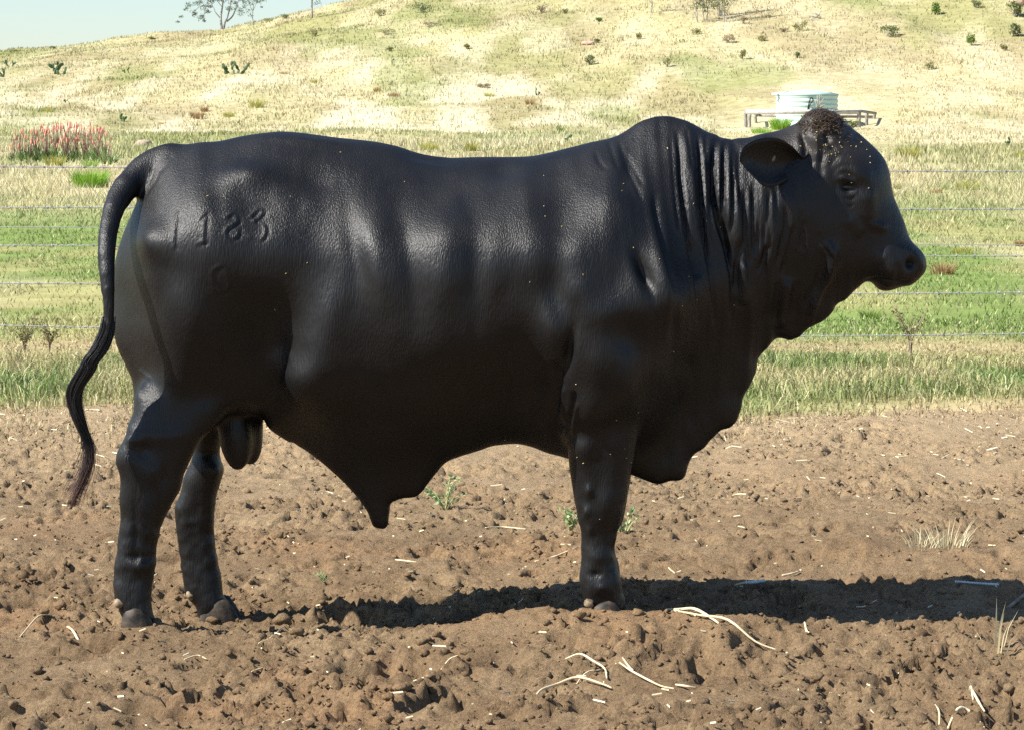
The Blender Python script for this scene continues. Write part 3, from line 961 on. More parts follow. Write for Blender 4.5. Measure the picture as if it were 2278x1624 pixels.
# brand scars 1183 over 0: thin raised rims
for pts in [[(572, 640), (573, 740), (576, 830)], [(715, 660), (740, 640), (742, 720), (742, 800)], [(708, 808), (742, 800)],
            [(868, 650), (900, 632), (930, 650), (928, 682), (905, 700)], [(905, 700), (872, 725), (870, 760), (900, 780), (935, 760), (938, 722), (905, 700)],
            [(1010, 640), (1045, 605), (1080, 612), (1060, 650), (1030, 665)], [(1040, 672), (1085, 685), (1102, 735), (1075, 785), (1010, 772)],
            [(838, 935), (795, 965), (790, 1020), (805, 1070), (845, 1090), (882, 1065), (885, 1010), (868, 955), (838, 935)]]:
    p = RZ(pts)
    stroke(p, .0060, .0034, taper=0.0, near_only=True, D=D0 - 0.32)
    stroke(p + np.array([5.0, 2.0]), .0060, -.0034, taper=0.0, near_only=True, D=D0 - 0.32)
# fine unevenness of skin
disp += 0.0085 * (fbm(VX * 7 + 1.6 * VZ + 4, VZ * 2.6 + 2, 3) - 0.5) * side * sstep(0.55, 0.75, VZ) * sstep(1.0, 0.8, VX)
disp += 0.004 * (fbm(VX * 16 + 4, VZ * 9 + 2, 2) - 0.5) * side
neckw = np.exp(-(((VX - 0.72) / 0.28) ** 2)) * sstep(0.5, 0.8, VZ)
disp += 0.013 * neckw * (vnoise(VX * 46 + 1.2 * np.sin(VZ * 5), VZ * 2.2) - 0.5) * side
lowleg = sstep(0.45, 0.30, VZ)
disp += 0.016 * lowleg * (fbm(VX * 17 + 9, VZ * 14, 3) - 0.5)
poll = np.exp(-(((VX - at(1835, 285)[0]) / 0.10) ** 2 + ((VZ - at(1835, 285)[2]) / 0.07) ** 2))
disp += 0.018 * poll * (fbm(VX * 38, VZ * 30, 3) - 0.5)
co2 = co + nv * disp[:, None]
bull_me.vertices.foreach_set('co', co2.astype(np.float32).ravel())
bull_me.update()


def bull_mat():
    m, nt, b, N, L = nodes_mat('black_hide')
    tc = N.new('ShaderNodeTexCoord')
    mp = N.new('ShaderNodeMapping')
    mp.inputs['Scale'].default_value = (190, 190, 24)
    mp.inputs['Rotation'].default_value = (0, math.radians(14), 0)
    L.new(tc.outputs['Object'], mp.inputs['Vector'])
    n = N.new('ShaderNodeTexNoise')
    n.inputs['Scale'].default_value = 1.3
    n.inputs['Detail'].default_value = 2
    L.new(mp.outputs[0], n.inputs['Vector'])
    n2 = N.new('ShaderNodeTexNoise')
    n2.inputs['Scale'].default_value = 7
    n2.inputs['Detail'].default_value = 4
    L.new(tc.outputs['Object'], n2.inputs['Vector'])
    r = N.new('ShaderNodeValToRGB')
    r.color_ramp.elements[0].position = 0.35
    r.color_ramp.elements[1].position = 0.7
    r.color_ramp.elements[0].color = (0.0040, 0.0040, 0.0044, 1)
    r.color_ramp.elements[1].color = (0.0078, 0.0075, 0.0074, 1)
    L.new(n2.outputs['Fac'], r.inputs[0])
    # browner, dusty crown of the head
    px = at(1840, 290)
    vm = N.new('ShaderNodeVectorMath')
    vm.operation = 'DISTANCE'
    vm.inputs[1].default_value = (px[0], 0, px[2])
    L.new(tc.outputs['Object'], vm.inputs[0])
    mr = N.new('ShaderNodeMapRange')
    mr.inputs['From Min'].default_value = 0.22
    mr.inputs['From Max'].default_value = 0.04
    mr.inputs['To Max'].default_value = 0.75
    L.new(vm.outputs['Value'], mr.inputs['Value'])
    mx = N.new('ShaderNodeMixRGB')
    L.new(mr.outputs[0], mx.inputs[0])
    L.new(r.outputs[0], mx.inputs[1])
    mx.inputs[2].default_value = (0.045, 0.034, 0.024, 1)
    L.new(mx.outputs[0], b.inputs['Base Color'])
    rr = N.new('ShaderNodeMapRange')
    rr.inputs['To Min'].default_value = 0.40
    rr.inputs['To Max'].default_value = 0.52
    L.new(n2.outputs['Fac'], rr.inputs['Value'])
    L.new(rr.outputs[0], b.inputs['Roughness'])
    b.inputs['Specular IOR Level'].default_value = 0.36
    b.inputs['Sheen Weight'].default_value = 0.0
    b.inputs['Sheen Roughness'].default_value = 0.5
    bp = N.new('ShaderNodeBump')
    bp.inputs['Strength'].default_value = 0.5
    bp.inputs['Distance'].default_value = 0.005
    L.new(n.outputs['Fac'], bp.inputs['Height'])
    L.new(bp.outputs[0], b.inputs['Normal'])
    return m


M_HIDE = bull_mat()
bull_me.materials.clear()
bull_me.materials.append(M_HIDE)
bull_me.name = 'bull_body'
for p in bull_me.polygons:
    p.use_smooth = True

bvh = BVHTree.FromPolygons([Vector(v) for v in co2], [tuple(p.vertices) for p in bull_me.polygons])


def hide_point(px, py):
    """point on the near side seen at a working-scale pixel, in bull space (origin under the camera axis, y from the midline)"""
    x, z = pix(px, py, D0)
    o = Vector((0, -D0, CAM_H))
    d = (Vector((float(x), 0, float(z))) - o).normalized()
    h = bvh.ray_cast(o, d)
    return h


bull = thing('bull', (0, D0, 0), 'glossy black humped bull standing side-on with branded rump on brown dirt', 'bull')


# ear: cupped leaf with thickness
def ear_mesh(sgn):
    up = HZ([(770, 430), (735, 452), (700, 418), (660, 380), (610, 350), (560, 337), (500, 340), (440, 355), (390, 385), (365, 420), (355, 460)])
    lo = HZ([(770, 540), (735, 525), (690, 560), (640, 588), (600, 612), (560, 632), (520, 632), (480, 615), (445, 578), (395, 528), (358, 480)])
    up, lo = catmull(up, 3), catmull(lo, 3)
    nu, nw = len(up), 13
    V = []
    for layer in (0, 1):
        for i in range(nu):
            u = i / (nu - 1)
            for j in range(nw):
                w = j / (nw - 1)
                p = lo[i] * (1 - w) + up[i] * w
                q = 4 * w * (1 - w)
                y = 0.105 + 0.20 * u ** 0.9 - 0.055 * q * math.sin(math.pi * min(1, u * 0.9 + 0.1)) + 0.03 * (w - 0.5)
                th = 0.011 * (q ** 0.5) * (0.4 + 0.6 * (1 - u)) + 0.003
                y += -th if layer else th
                X, Z = pix(p[0], p[1], D0 - y)
                V.append((float(X), -y * sgn, float(Z)))
    V = np.array(V)
    i = np.arange(nu - 1)[:, None] * nw
    j = np.arange(nw - 1)[None]
    F0 = np.stack([i + j, i + nw + j, i + nw + j + 1, i + j + 1], -1).reshape(-1, 4)
    k = nu * nw
    rim = [x for x in range(nw)] + [a * nw + nw - 1 for a in range(1, nu)] + [(nu - 1) * nw + b for b in range(nw - 2, -1, -1)] + [a * nw for a in range(nu - 2, 0, -1)]
    rim = np.array(rim)
    r2 = np.roll(rim, -1)
    F = np.vstack([F0, F0[:, ::-1] + k, np.stack([rim, r2, r2 + k, rim + k], -1)])
    return V, F


ev = [co2]
nf = np.zeros(len(bull_me.polygons) * 4, np.int32)
bull_me.polygons.foreach_get('vertices', nf)
ef = [nf.reshape(-1, 4)]
off = nV
for sgn in (1, -1):
    V, F = ear_mesh(sgn)
    ev.append(V)
    ef.append(F + off)
    off += len(V)
body = link('body', mesh_np('bull_body', np.vstack(ev), np.vstack(ef), None, True, M_HIDE), bull)

# tan blob coloured as the lit background showing through an ear hole
hm_ = HZ([(548, 455)])[0]
X_, Z_ = pix(hm_[0], hm_[1], D0 - 0.165)
link('ear_hole_lit_spot', mesh_np('ear_hole_lit_spot', ICO2[0] * np.array([.012, .004, .015]) + np.array([float(X_), -0.172, float(Z_)]), ICO2[1], None, True, noise_mat('lit_background_tan', (0.12, 0.10, 0.06), (0.26, 0.22, 0.14), 60)), bull)
# eye
M_EYE = noise_mat('dark_eye', (0.004, 0.003, 0.003), (0.012, 0.008, 0.006), 20, 0.28, 0, spec=0.6)
h = hide_point(*HZ([(1000, 632)])[0])
for sy in (1, -1):
    V = ICO3[0] * np.array([.019, .010, .010]) + np.array([h[0].x, sy * (h[0].y + 0.003), h[0].z])
    link('eye', mesh_np('eye', V, ICO3[1], None, True, M_EYE), bull)

# hooves: two claws each, and dew claws
M_HOOF = noise_mat('hoof_horn', (0.020, 0.018, 0.016), (0.075, 0.056, 0.038), 40, 0.6, 0.5, 60, 0.004)
M_DEW = noise_mat('dew_claw_horn', (0.13, 0.09, 0.055), (0.38, 0.29, 0.18), 60, 0.6, 0.4, 90, 0.002)


def claw(xb, xf, yc, hw, z0, ztb, ztf):
    """one claw of a cloven hoof from heel xb to toe xf"""
    n = 15
    rows = []
    for lv, (shr, zz, sh) in enumerate([(1.0, 0, 0), (0.97, .3, -.09), (0.88, .7, -.24), (0.76, 1.0, -.36), (0.4, 1.12, -.42)]):
        ring = []
        L = (xf - xb)
        for k in range(n):
            a = 2 * math.pi * k / n
            cx, cy = math.cos(a), math.sin(a)
            x = 0.5 * (1 + cx * shr) * L
            y = hw * shr * math.copysign(abs(cy) ** 0.75, cy) * (1 - 0.5 * max(0, cx) ** 2)
            fr = x / L
            top = ztb + (ztf - ztb) * fr
            ring.append((xb + x + sh * L * max(0, fr - 0.25), yc + y, z0 + (top - z0) * zz))
        rows.append(ring)
    V = np.array(rows).reshape(-1, 3)
    m = len(rows)
    i = np.arange(m - 1)[:, None] * n
    j = np.arange(n)[None]
    k = (j + 1) % n
    F = np.stack([i + j, i + k, i + n + k, i + n + j], -1).reshape(-1, 4)
    V = np.vstack([V, V[-n:].mean(0)])
    T = np.stack([(m - 1) * n + np.arange(n), (m - 1) * n + (np.arange(n) + 1) % n, np.full(n, len(V) - 1)], -1)
    return V, F, T


def foot(zp_back, zp_front, D, base_z, ztb, ztf, sgn):
    y = D - D0
    xb, _ = pix(zp_back[0], zp_back[1], D)
    xf, _ = pix(zp_front[0], zp_front[1], D)
    xb, xf = float(xb), float(xf)
    for s in (-1, 1):
        mb = MB()
        V, F, T = claw(xb, xf, y + s * 0.034, 0.031, base_z, base_z + ztb, base_z + ztf)
        mb.add(V, F, T)
        link('hoof', mb.mesh('hoof', M_HOOF, True), bull)
    FEET.append(((xb + xf) / 2 + .01, D, 0.115, base_z + 0.022))


def dew(px, py, D, r):
    for dy in (-0.035, 0.03):
        x, z = pix(px, py, D + dy)
        V = (ICO2[0] * np.array([r * 0.95, r * 0.85, r * 0.9]) + np.array([.018, 0, .004])) * (1 + 0.25 * (RNG.random((len(ICO2[0]), 1)) - 0.5)) + np.array([float(x), D - D0 + dy, float(z)])
        link('dew_claw', mesh_np('dew_claw', V, ICO2[1], None, True, M_DEW), bull)


q = LZ([(365, 1450), (562, 1455)])
foot(q[0], q[1], DN, -0.016, .065, .075, 1)
q = LZ([(785, 1440), (1030, 1450)])
foot(q[0], q[1], DF, -0.072, .062, .095, 1)
q = FZ([(355, 1420), (555, 1430)])
foot(q[0], q[1], DN, 0.0, .060, .08, 1)
q = FZ([(355, 1420), (555, 1430)])
foot(q[0] + np.array([2, 0]), q[1] + np.array([2, 0]), DF, -0.06, .055, .07, 1)
q = LZ([(322, 1358), (716, 1312)])
dew(q[0, 0], q[0, 1], DN, .020)
dew(q[1, 0], q[1, 1], DF, .021)
q = FZ([(330, 1382)])
dew(q[0, 0], q[0, 1], DN, .017)

# tail switch: long hair strands
sw = np.vstack([RZ([(161, 1250), (152, 1335), (110, 1430), (55, 1500)]), LZ([(175, 90), (120, 180), (105, 240), (118, 310), (145, 390), (172, 460), (188, 530), (180, 600), (150, 690), (120, 760), (98, 830)])])
swp = np.array([at(p[0], p[1], -0.33) for p in sw])
swc = catmull(swp, 5)
wid = np.interp(np.linspace(0, 1, len(swc)), [0, .12, .3, .45, .6, .72, .85, 1], [.019, .026, .028, .022, .015, .011, .007, .002])
sm = MB()
rs = np.random.default_rng(5)
for k in range(620):
    th = rs.uniform(0, 2 * np.pi)
    rr = rs.random() ** 0.5
    n0 = 0 if k < 120 else rs.integers(0, 20)
    n1 = len(swc) - int(rs.random() ** 1.5 * len(swc) * 0.55) if k > 40 else len(swc)
    n1 = max(n1, n0 + 8)
    idx = np.arange(n0, n1)
    wob = np.stack([np.sin(idx * 0.22 + th * 3) * 0.004, np.cos(idx * 0.3 + th) * 0.004, 0 * idx], -1) * rs.uniform(0.2, 1.0)
    path = swc[idx] + wid[idx][:, None] * rr * np.array([math.cos(th), math.sin(th), 0.3 * math.sin(2 * th)]) + wob
    if k % 23 == 0:      # stray hairs that leave the switch
        f = np.linspace(0, 1, len(idx))[:, None] ** 2
        path = path + f * np.array([rs.uniform(-.06, .03), rs.uniform(-.03, .03), rs.uniform(-.01, .03)])
    path = path + (sstep(0.45, 1.0, idx / len(swc)) * 0.022)[:, None] * np.array([rs.normal(), rs.normal(), 0]) * rs.uniform(0, 1)
    rad = 0.0013 * np.linspace(1.15, 0.3, len(idx))
    fr = (idx / len(swc))[:, None]
    c = mix(np.array([0.012, 0.011, 0.011]), np.array([0.13, 0.075, 0.06]), sstep(0.72, 1.0, fr[:, 0]))
    sm.tube(path[::2] if len(path) > 12 else path, rad[::2] if len(path) > 12 else rad, 3, np.repeat(c[::2] if len(path) > 12 else c, 3, axis=0) if False else None)
M_TAIL, nt, b_, N_, L_ = nodes_mat('tail_hair')
tc = N_.new('ShaderNodeTexCoord')
sp_ = N_.new('ShaderNodeSeparateXYZ')
L_.new(tc.outputs['Object'], sp_.inputs[0])
rp = N_.new('ShaderNodeValToRGB')
rp.color_ramp.elements[0].position = 0.43
rp.color_ramp.elements[0].color = (0.15, 0.085, 0.065, 1)
rp.color_ramp.elements[1].position = 0.60
rp.color_ramp.elements[1].color = (0.012, 0.011, 0.011, 1)
L_.new(sp_.outputs['Z'], rp.inputs[0])
L_.new(rp.outputs[0], b_.inputs['Base Color'])
b_.inputs['Roughness'].default_value = 0.42
link('tail_switch', sm.mesh('tail_switch', M_TAIL, True), bull)

# tuft of rough brown hair on the poll
pm = MB()
rs = np.random.default_rng(9)
for k in range(620):
    px, py = rs.normal(1835, 28), rs.normal(272, 15)
    hh = hide_point(px, py)
    if hh[0] is None:
        continue
    p0 = np.array(hh[0]) * np.array([1, rs.choice([1, 1, -1]), 1])
    nn = np.array(hh[1]) * np.array([1, np.sign(p0[1]) * -1 if p0[1] > 0 else 1, 1])
    d = nn * 0.6 + np.array([0.5, 0, 0.15]) + rs.normal(size=3) * 0.4
    d /= np.linalg.norm(d)
    ln = rs.uniform(.008, .022)
    pm.tube(np.array([p0 - d * .003, p0 + d * ln * .6, p0 + d * ln + np.array([.004, 0, -.005])]), [.0013, .001, .0004], 3)
link('poll_hair', pm.mesh('poll_hair', noise_mat('poll_hair_brown', (0.028, 0.019, 0.012), (0.095, 0.062, 0.036), 30, 0.5, 0)), bull, kind='stuff')

# hay seeds caught in the coat
M_SEED = noise_mat('hay_seed', (0.50, 0.38, 0.14), (0.62, 0.52, 0.24), 40, 0.7, 0)
hm = MB()
rs = np.random.default_rng(21)
spots = [(636, 609), (462, 437), (1371, 934), (1498, 783), (1123, 978), (1297, 612), (1250, 505), (1210, 460)]
spots += [(rs.normal(1845, 38), rs.normal(300, 28)) for _ in range(46)] + [(rs.normal(1900, 40), rs.normal(350, 40)) for _ in range(14)]
spots += [(rs.uniform(1200, 1700), rs.uniform(320, 700)) for _ in range(16)] + [(rs.uniform(450, 1200), rs.uniform(330, 700)) for _ in range(8)] + [(rs.uniform(1280, 1420), rs.uniform(850, 1280)) for _ in range(10)]
for px, py in spots:
    hh = hide_point(px, py)
    if hh[0] is None or hh[0].y > -0.01:
        continue
    s = rs.uniform(0.22, 0.5)
    t = Vector((rs.normal(), rs.normal(), rs.normal())).cross(hh[1])
    if t.length < 1e-3:
        continue
    t.normalize()
    u = hh[1].cross(t)
    ln, wd = 0.0045 * s * rs.uniform(0.8, 1.8), 0.0016 * s
    R = np.array([t[:], u[:], hh[1][:]]).T
    hm.box(np.array(hh[0]) + 0.001 * np.array(hh[1]), np.array([ln, wd, 0.0012]), R)
link('hay_seed', hm.mesh('hay_seed', M_SEED), bull, kind='stuff')

# ------------------------------------------------------------------ dirt yard, now that the feet are known
rows = [6.1]
while rows[-1] < 16.3:
    rows.append(rows[-1] + 0.0108 * (rows[-1] / 7.3) ** 1.15)
xsd = np.concatenate([np.linspace(-6.5, -3.6, 60)[:-1], np.linspace(-3.6, 3.6, 600), np.linspace(3.6, 6.5, 60)[1:]])
link('dirt_yard', grid_mesh('dirt_yard', xsd, np.array(rows), dirt_z, M_DIRT, False), kind='structure')


def dz1(x, y):
    return float(dirt_z(np.array([[float(x)]]), np.array([[float(y)]]))[0, 0])


# crumbs and clods
def clod_field(n, ylo, yhi, smin_, smax, sub, seed):
    rs = np.random.default_rng(seed)
    V0, T0 = sub
    y = ylo * (yhi / ylo) ** rs.random(n)
    x = rs.uniform(-1, 1, n) * (0.24 * y + 0.9)
    keep = rs.random(n) < (0.25 + 0.75 * sstep(0.35, 0.6, fbm(x * 1.7 + 60, y * 1.7 + 10, 3)))
    x, y = x[keep], y[keep]
    n = len(x)
    z = dirt_z(x[:, None].copy(), y[:, None].copy())[:, 0]
    s = smin_ * (smax / smin_) ** (rs.random(n) ** 1.8)
    sc = s[:, None] * rs.uniform(0.6, 1.25, (n, 3))
    sc[:, 2] *= 0.75
    V = V0[None] * (1 + 0.6 * (rs.random((n, len(V0), 1)) - 0.5))
    a = rs.uniform(0, 6.28, n)
    V = V * sc[:, None]
    c, sn = np.cos(a)[:, None], np.sin(a)[:, None]
    V = np.stack([V[..., 0] * c - V[..., 1] * sn, V[..., 0] * sn + V[..., 1] * c, V[..., 2]], -1)
    V = V + np.stack([x, y, z + sc[:, 2] * 0.25], -1)[:, None]
    T = T0[None] + (np.arange(n) * len(V0))[:, None, None]
    return V.reshape(-1, 3), T.reshape(-1, 3)


Va, Ta = clod_field(40000, 6.6, 15.4, .003, .0125, ICO1, 3)
Vb, Tb = clod_field(1500, 6.6, 13.0, .010, .024, ICO2, 4)
link('soil_crumbs', mesh_np('soil_crumbs', np.vstack([Va, Vb]), np.vstack([Ta, Tb + len(Va)]), None, False, M_DIRT), label='loose brown crumbs of soil scattered all over the dirt yard', cat='soil', kind='stuff')

# ------------------------------------------------------------------ grass
def blades(x, y, z, h, w, lean, col, seed, bend=True):
    rs = np.random.default_rng(seed)
    n = len(x)
    a = rs.uniform(0, 2 * np.pi, n)
    fa = rs.uniform(0, np.pi, n)                       # facing
    dx, dy = np.cos(a) * lean * h, np.sin(a) * lean * h
    wx, wy = np.cos(fa) * w * 0.5, np.sin(fa) * w * 0.5
    b = np.stack([x, y, z], -1)
    W = np.stack([wx, wy, 0 * wx], -1)
    if bend:
        m = b + np.stack([dx * 0.35, dy * 0.35, h * 0.6], -1)
        t = b + np.stack([dx, dy, h * (1 - 0.35 * np.minimum(lean, 2))], -1)
        V = np.stack([b - W, b + W, m + W * 0.8, m - W * 0.8, t], 1)
        base = (np.arange(n) * 5)[:, None]
        T = np.concatenate([base + np.array([0, 1, 2]), base + np.array([0, 2, 3]), base + np.array([3, 2, 4])], 0)
        k = 5
    else:
        t = b + np.stack([dx, dy, h], -1)
        V = np.stack([b - W, b + W, t], 1)
        base = (np.arange(n) * 3)[:, None]
        T = base + np.array([0, 1, 2])
        k = 3
    C = np.repeat(col[:, None], k, 1)
    return V.reshape(-1, 3), T, C.reshape(-1, 3)


def grass_field(name, n, ylo, yhi, hfun, w, seed, bend, label, half=0.22, extra=1.0, lean=(0.2, 1.1), wpow=1.0, brown=0.12):
    rs = np.random.default_rng(seed)
    y = (ylo ** wpow + (yhi ** wpow - ylo ** wpow) * rs.random(n)) ** (1 / wpow)
    u = rs.uniform(-1, 1, n)
    u = np.where(rs.random(n) < 0.22, np.sign(u) * (1 + 0.9 * np.abs(u)), u)      # thinner growth goes on to both sides
    x = u * (half * y + extra)
    cl = fbm(x * (9 if bend else 1.4) + 13, y * (9 if bend else 0.9), 2)
    keep = rs.random(n) < 0.35 + 1.3 * sstep(0.38, 0.65, cl)
    if ylo < 15:
        keep &= rs.random(len(y)) < sstep(14.2, 15.9, y + 2.2 * (fbm(x * 0.75 + 5, y * 0.5 + 1, 3) - 0.5))
    x, y = x[keep], y[keep]
    n = len(x)
    c = pasture(x, y)
    dry = rs.random(n) < brown
    c[dry] = mix(c[dry], STRAW * 1.1, np.full(dry.sum(), 0.7))
    c = c * rs.uniform(0.55, 1.22, (n, 1)) * (1 + 0.10 * (rs.random((n, 3)) - 0.5))
    h = hfun(x, y) * rs.uniform(0.5, 1.4, n) * np.where((np.abs(x / y - .105) < .032) & (y > 85) & (y < 175), .35, 1)
    z = np.where(y < 16.3, yard(x, y), land(x, y)) - 0.01
    V, T, C = blades(x, y, z, h, w * (rs.uniform(0.6, 1.3, n)) * (y / ylo) ** 0.5, rs.uniform(lean[0], lean[1], n), np.clip(c, 0, 1), seed + 1, bend)
    link(name, mesh_np(name, V, T, C, False, M_GRASS), label=label, cat='grass', kind='stuff')


def h_verge(x, y):
    w = sstep(15.2, 16.5, y + 2.2 * (fbm(x * 0.75 + 5, y * 0.5 + 1, 3) - 0.5)) * (1 - sstep(18.3, 19.4, y))
    return 0.035 + 0.085 * w * (0.4 + 1.2 * fbm(x * 1.3 + 3, y * 1.3, 2)) + 0.02 * sstep(20.5, 22, y)


grass_field('verge_grass', 155000, 14.0, 23.0, h_verge, 0.0075, 31, True, 'green and straw grass verge growing along the barbed wire fence', 0.21, 0.8, brown=0.22)
grass_field('paddock_grass', 185000, 22.5, 70.0, lambda x, y: 0.05 + 0.10 * sstep(36, 60, y), 0.016, 41, False, 'short green paddock grass beyond the barbed wire fence', 0.205, 1.0, (0.2, 1.0), 1.0, 0.15)
grass_field('hillside_grass', 280000, 66.0, 292.0, lambda x, y: 0.09 + 0.20 * fbm(x * 0.2, y * 0.2, 2), 0.05, 51, False, 'dry straw coloured grass covering the hillside', 0.20, 3.0, (0.1, 0.7), 1.1, 0.10)


def h_at(p):
    """full-resolution photo pixel (x, y) to the working scale"""
    return p[0] / 1.6528, p[1] / 1.6528


def land_spot(fx, fy):
    """ground point seen at a full-resolution pixel, and metres per such pixel there"""
    g = ground_hit(fx / 1.6528, fy / 1.6528)
    return g, g[1] / 10264.0


# ------------------------------------------------------------------ barbed wire fence
M_WIRE = noise_mat('galvanised_wire', (0.36, 0.36, 0.36), (0.50, 0.50, 0.50), 60, 0.42, 0, spec=0.5)
M_WIRE.node_tree.nodes['Principled BSDF'].inputs['Metallic'].default_value = 0.35
M_POST = noise_mat('weathered_timber', (0.20, 0.18, 0.155), (0.36, 0.33, 0.29), 9, 0.85, 0.6, 40, 0.01)
FY = 17.7
fence = thing('barbed_wire_fence', (0, FY, 0), 'barbed wire fence of five twisted strands and one thin plain wire behind the bull', 'fence')
wrows = [([-60, 371], [250, 375], [2000, 380], [2278, 382]), ([-60, 463], [250, 464], [2000, 465], [2278, 466]), ([-60, 547], [250, 549], [2000, 569], [2278, 570]),
         ([-60, 631], [250, 634], [1900, 653], [2278, 651]), ([-60, 724], [250, 731], [1780, 748], [2278, 743])]


def wire_z(tab, xs):
    t = np.array(tab, float)
    X, Z = pix(t[:, 0], t[:, 1], FY)
    return np.interp(xs, X, Z) + 0.004 * np.sin(xs * 1.9)


bb = MB()
for a, s in ((0.6, 1), (2.5, -1)):
    v = np.array([0, math.cos(a), math.sin(a)])
    ph = np.linspace(0, 2 * np.pi * 1.4, 10)
    coil = np.stack([s * 0.0035 + 0.004 * (ph / ph[-1] - 0.5), 0.0062 * np.cos(ph + a), 0.0062 * np.sin(ph + a)], -1)
    bb.tube(coil, 0.0021, 4)
    for e, k in ((coil[0], -1), (coil[-1], 1)):
        d = np.array([0.25 * k * s, math.cos(a + k), math.sin(a + k) + 0.3 * k])
        bb.tube(np.array([e, e + d * 0.017]), [0.0021, 0.0007], 4)
barb_me = bb.mesh('barb', M_WIRE, True)
rs = np.random.default_rng(77)
for wi, tab in enumerate(wrows):
    xs = np.arange(-5.3, 5.301, 0.012)
    zz = wire_z(tab, xs)
    mb = MB()
    for k in (0, 1):
        ph = xs / 0.085 * 2 * np.pi + k * np.pi + wi
        mb.tube(np.stack([xs, 0.0034 * np.cos(ph), zz + 0.0034 * np.sin(ph)], -1), 0.0018, 4)
    w = link('wire', mb.mesh('wire', M_WIRE, True), fence)
    for x in np.arange(-3.6 + 0.03 * wi, 3.6, 0.127):
        if -2.45 < x < 2.0 and abs(x + 0.2) < 1.9:
            continue                                  # hidden behind the bull
        x = x + rs.uniform(-.008, .008)
        b = link('barb', barb_me, w)
        b.location = (x, 0, float(wire_z(tab, x)))
        b.rotation_euler = (rs.uniform(0, 6.28), 0, 0)
xs = np.linspace(-5.3, 5.3, 90)
t = np.array([[-60, 505], [250, 508], [1139, 530], [2000, 545], [2278, 546]], float)
X, Z = pix(t[:, 0], t[:, 1], FY)
link('plain_wire', mesh_np('plain_wire', *[(lambda a: (a[0], [a[1], a[2]]))(tube(np.stack([xs, 0 * xs + 0.02, np.interp(xs, X, Z)], -1), 0.0024, 5))][0], None, True, M_WIRE), fence)
for x in (-5.3, 5.3):
    mb = MB()
    zz = np.linspace(-0.5, 1.45, 9)
    mb.tube(np.stack([x + 0.01 * np.sin(zz * 5), 0.085 + 0 * zz, zz], -1), 0.075 + 0.006 * np.sin(zz * 9), 9)
    link('post', mb.mesh('post', M_POST, True), fence)

# ------------------------------------------------------------------ vegetation builders
M_LEAF = tint_mat('leaves', 0.6, 0.25, 0.3)
M_BARK = noise_mat('gum_bark', (0.22, 0.20, 0.19), (0.40, 0.37, 0.35), 6, 0.85, 0.4, 20, 0.02)
M_PEAR = noise_mat('cactus_skin', (0.045, 0.085, 0.035), (0.085, 0.14, 0.055), 6, 0.55, 0.2, 30, 0.005)


def leaf_cloud(mb, centers, radii, n_per, size, cols, rs, droop=0.0, aspect=2.2):
    for c, r, n in zip(centers, radii, n_per):
        p = rs.normal(size=(n, 3))
        p /= np.linalg.norm(p, axis=1, keepdims=True)
        p *= (rs.random((n, 1)) ** 0.45)
        p = c + p * np.asarray(r)
        d = rs.normal(size=(n, 3))
        d[:, 2] -= droop
        d /= np.linalg.norm(d, axis=1, keepdims=True)
        e = np.cross(d, rs.normal(size=(n, 3)))
        e /= np.linalg.norm(e, axis=1, keepdims=True) + 1e-9
        s = size * rs.uniform(0.6, 1.5, (n, 1))
        a = p + d * s * aspect * 0.5
        b = p - d * s * aspect * 0.5
        V = np.stack([b, p + e * s * 0.5, a, p - e * s * 0.5], 1).reshape(-1, 3)
        Q = (np.arange(n) * 4)[:, None] + np.arange(4)
        cc = cols[0] + (cols[1] - cols[0]) * rs.random((n, 1))
        mb.add(V, Q, None, np.repeat(cc[:, None], 4, 1).reshape(-1, 3))


def shrub(fx, fy, w, h, cols, label, group, seed, name='shrub', dense=1.0, leaf=None):
    g, k = land_spot(fx, fy)
    rs = np.random.default_rng(seed)
    W, Hh = w * k, h * k
    o = thing(name, tuple(g), label, 'shrub', group)
    mb = MB()
    m = 10
    cs, rr, nn = [], [], []
    for i in range(m):
        a = rs.uniform(0, 6.28)
        r = rs.random() ** 0.6 * 0.36
        z = Hh * rs.uniform(0.3, 0.75)
        cs.append(np.array([math.cos(a) * r * W, math.sin(a) * r * W, z]))
        q = rs.uniform(0.14, 0.26)
        rr.append(np.array([W * q, W * q, Hh * rs.uniform(0.2, 0.34)]))
        nn.append(int(34 * dense))
    leaf_cloud(mb, cs, rr, nn, leaf or max(0.05, min(W, Hh) * 0.085), [np.asarray(cols[0]), np.asarray(cols[1])], rs, -0.3)
    link('foliage', mb.mesh('foliage', M_LEAF), o)
    mb = MB()
    for i in range(5):
        c = cs[i]
        mb.tube(np.array([[rs.uniform(-.04, .04) * W, rs.uniform(-.04, .04) * W, -0.08], c * np.array([.45, .45, .5]), c]), [0.035 * Hh + .006, 0.024 * Hh + .004, 0.008], 5)
    link('stem', mb.mesh('stem', M_BARK), o)
    return o


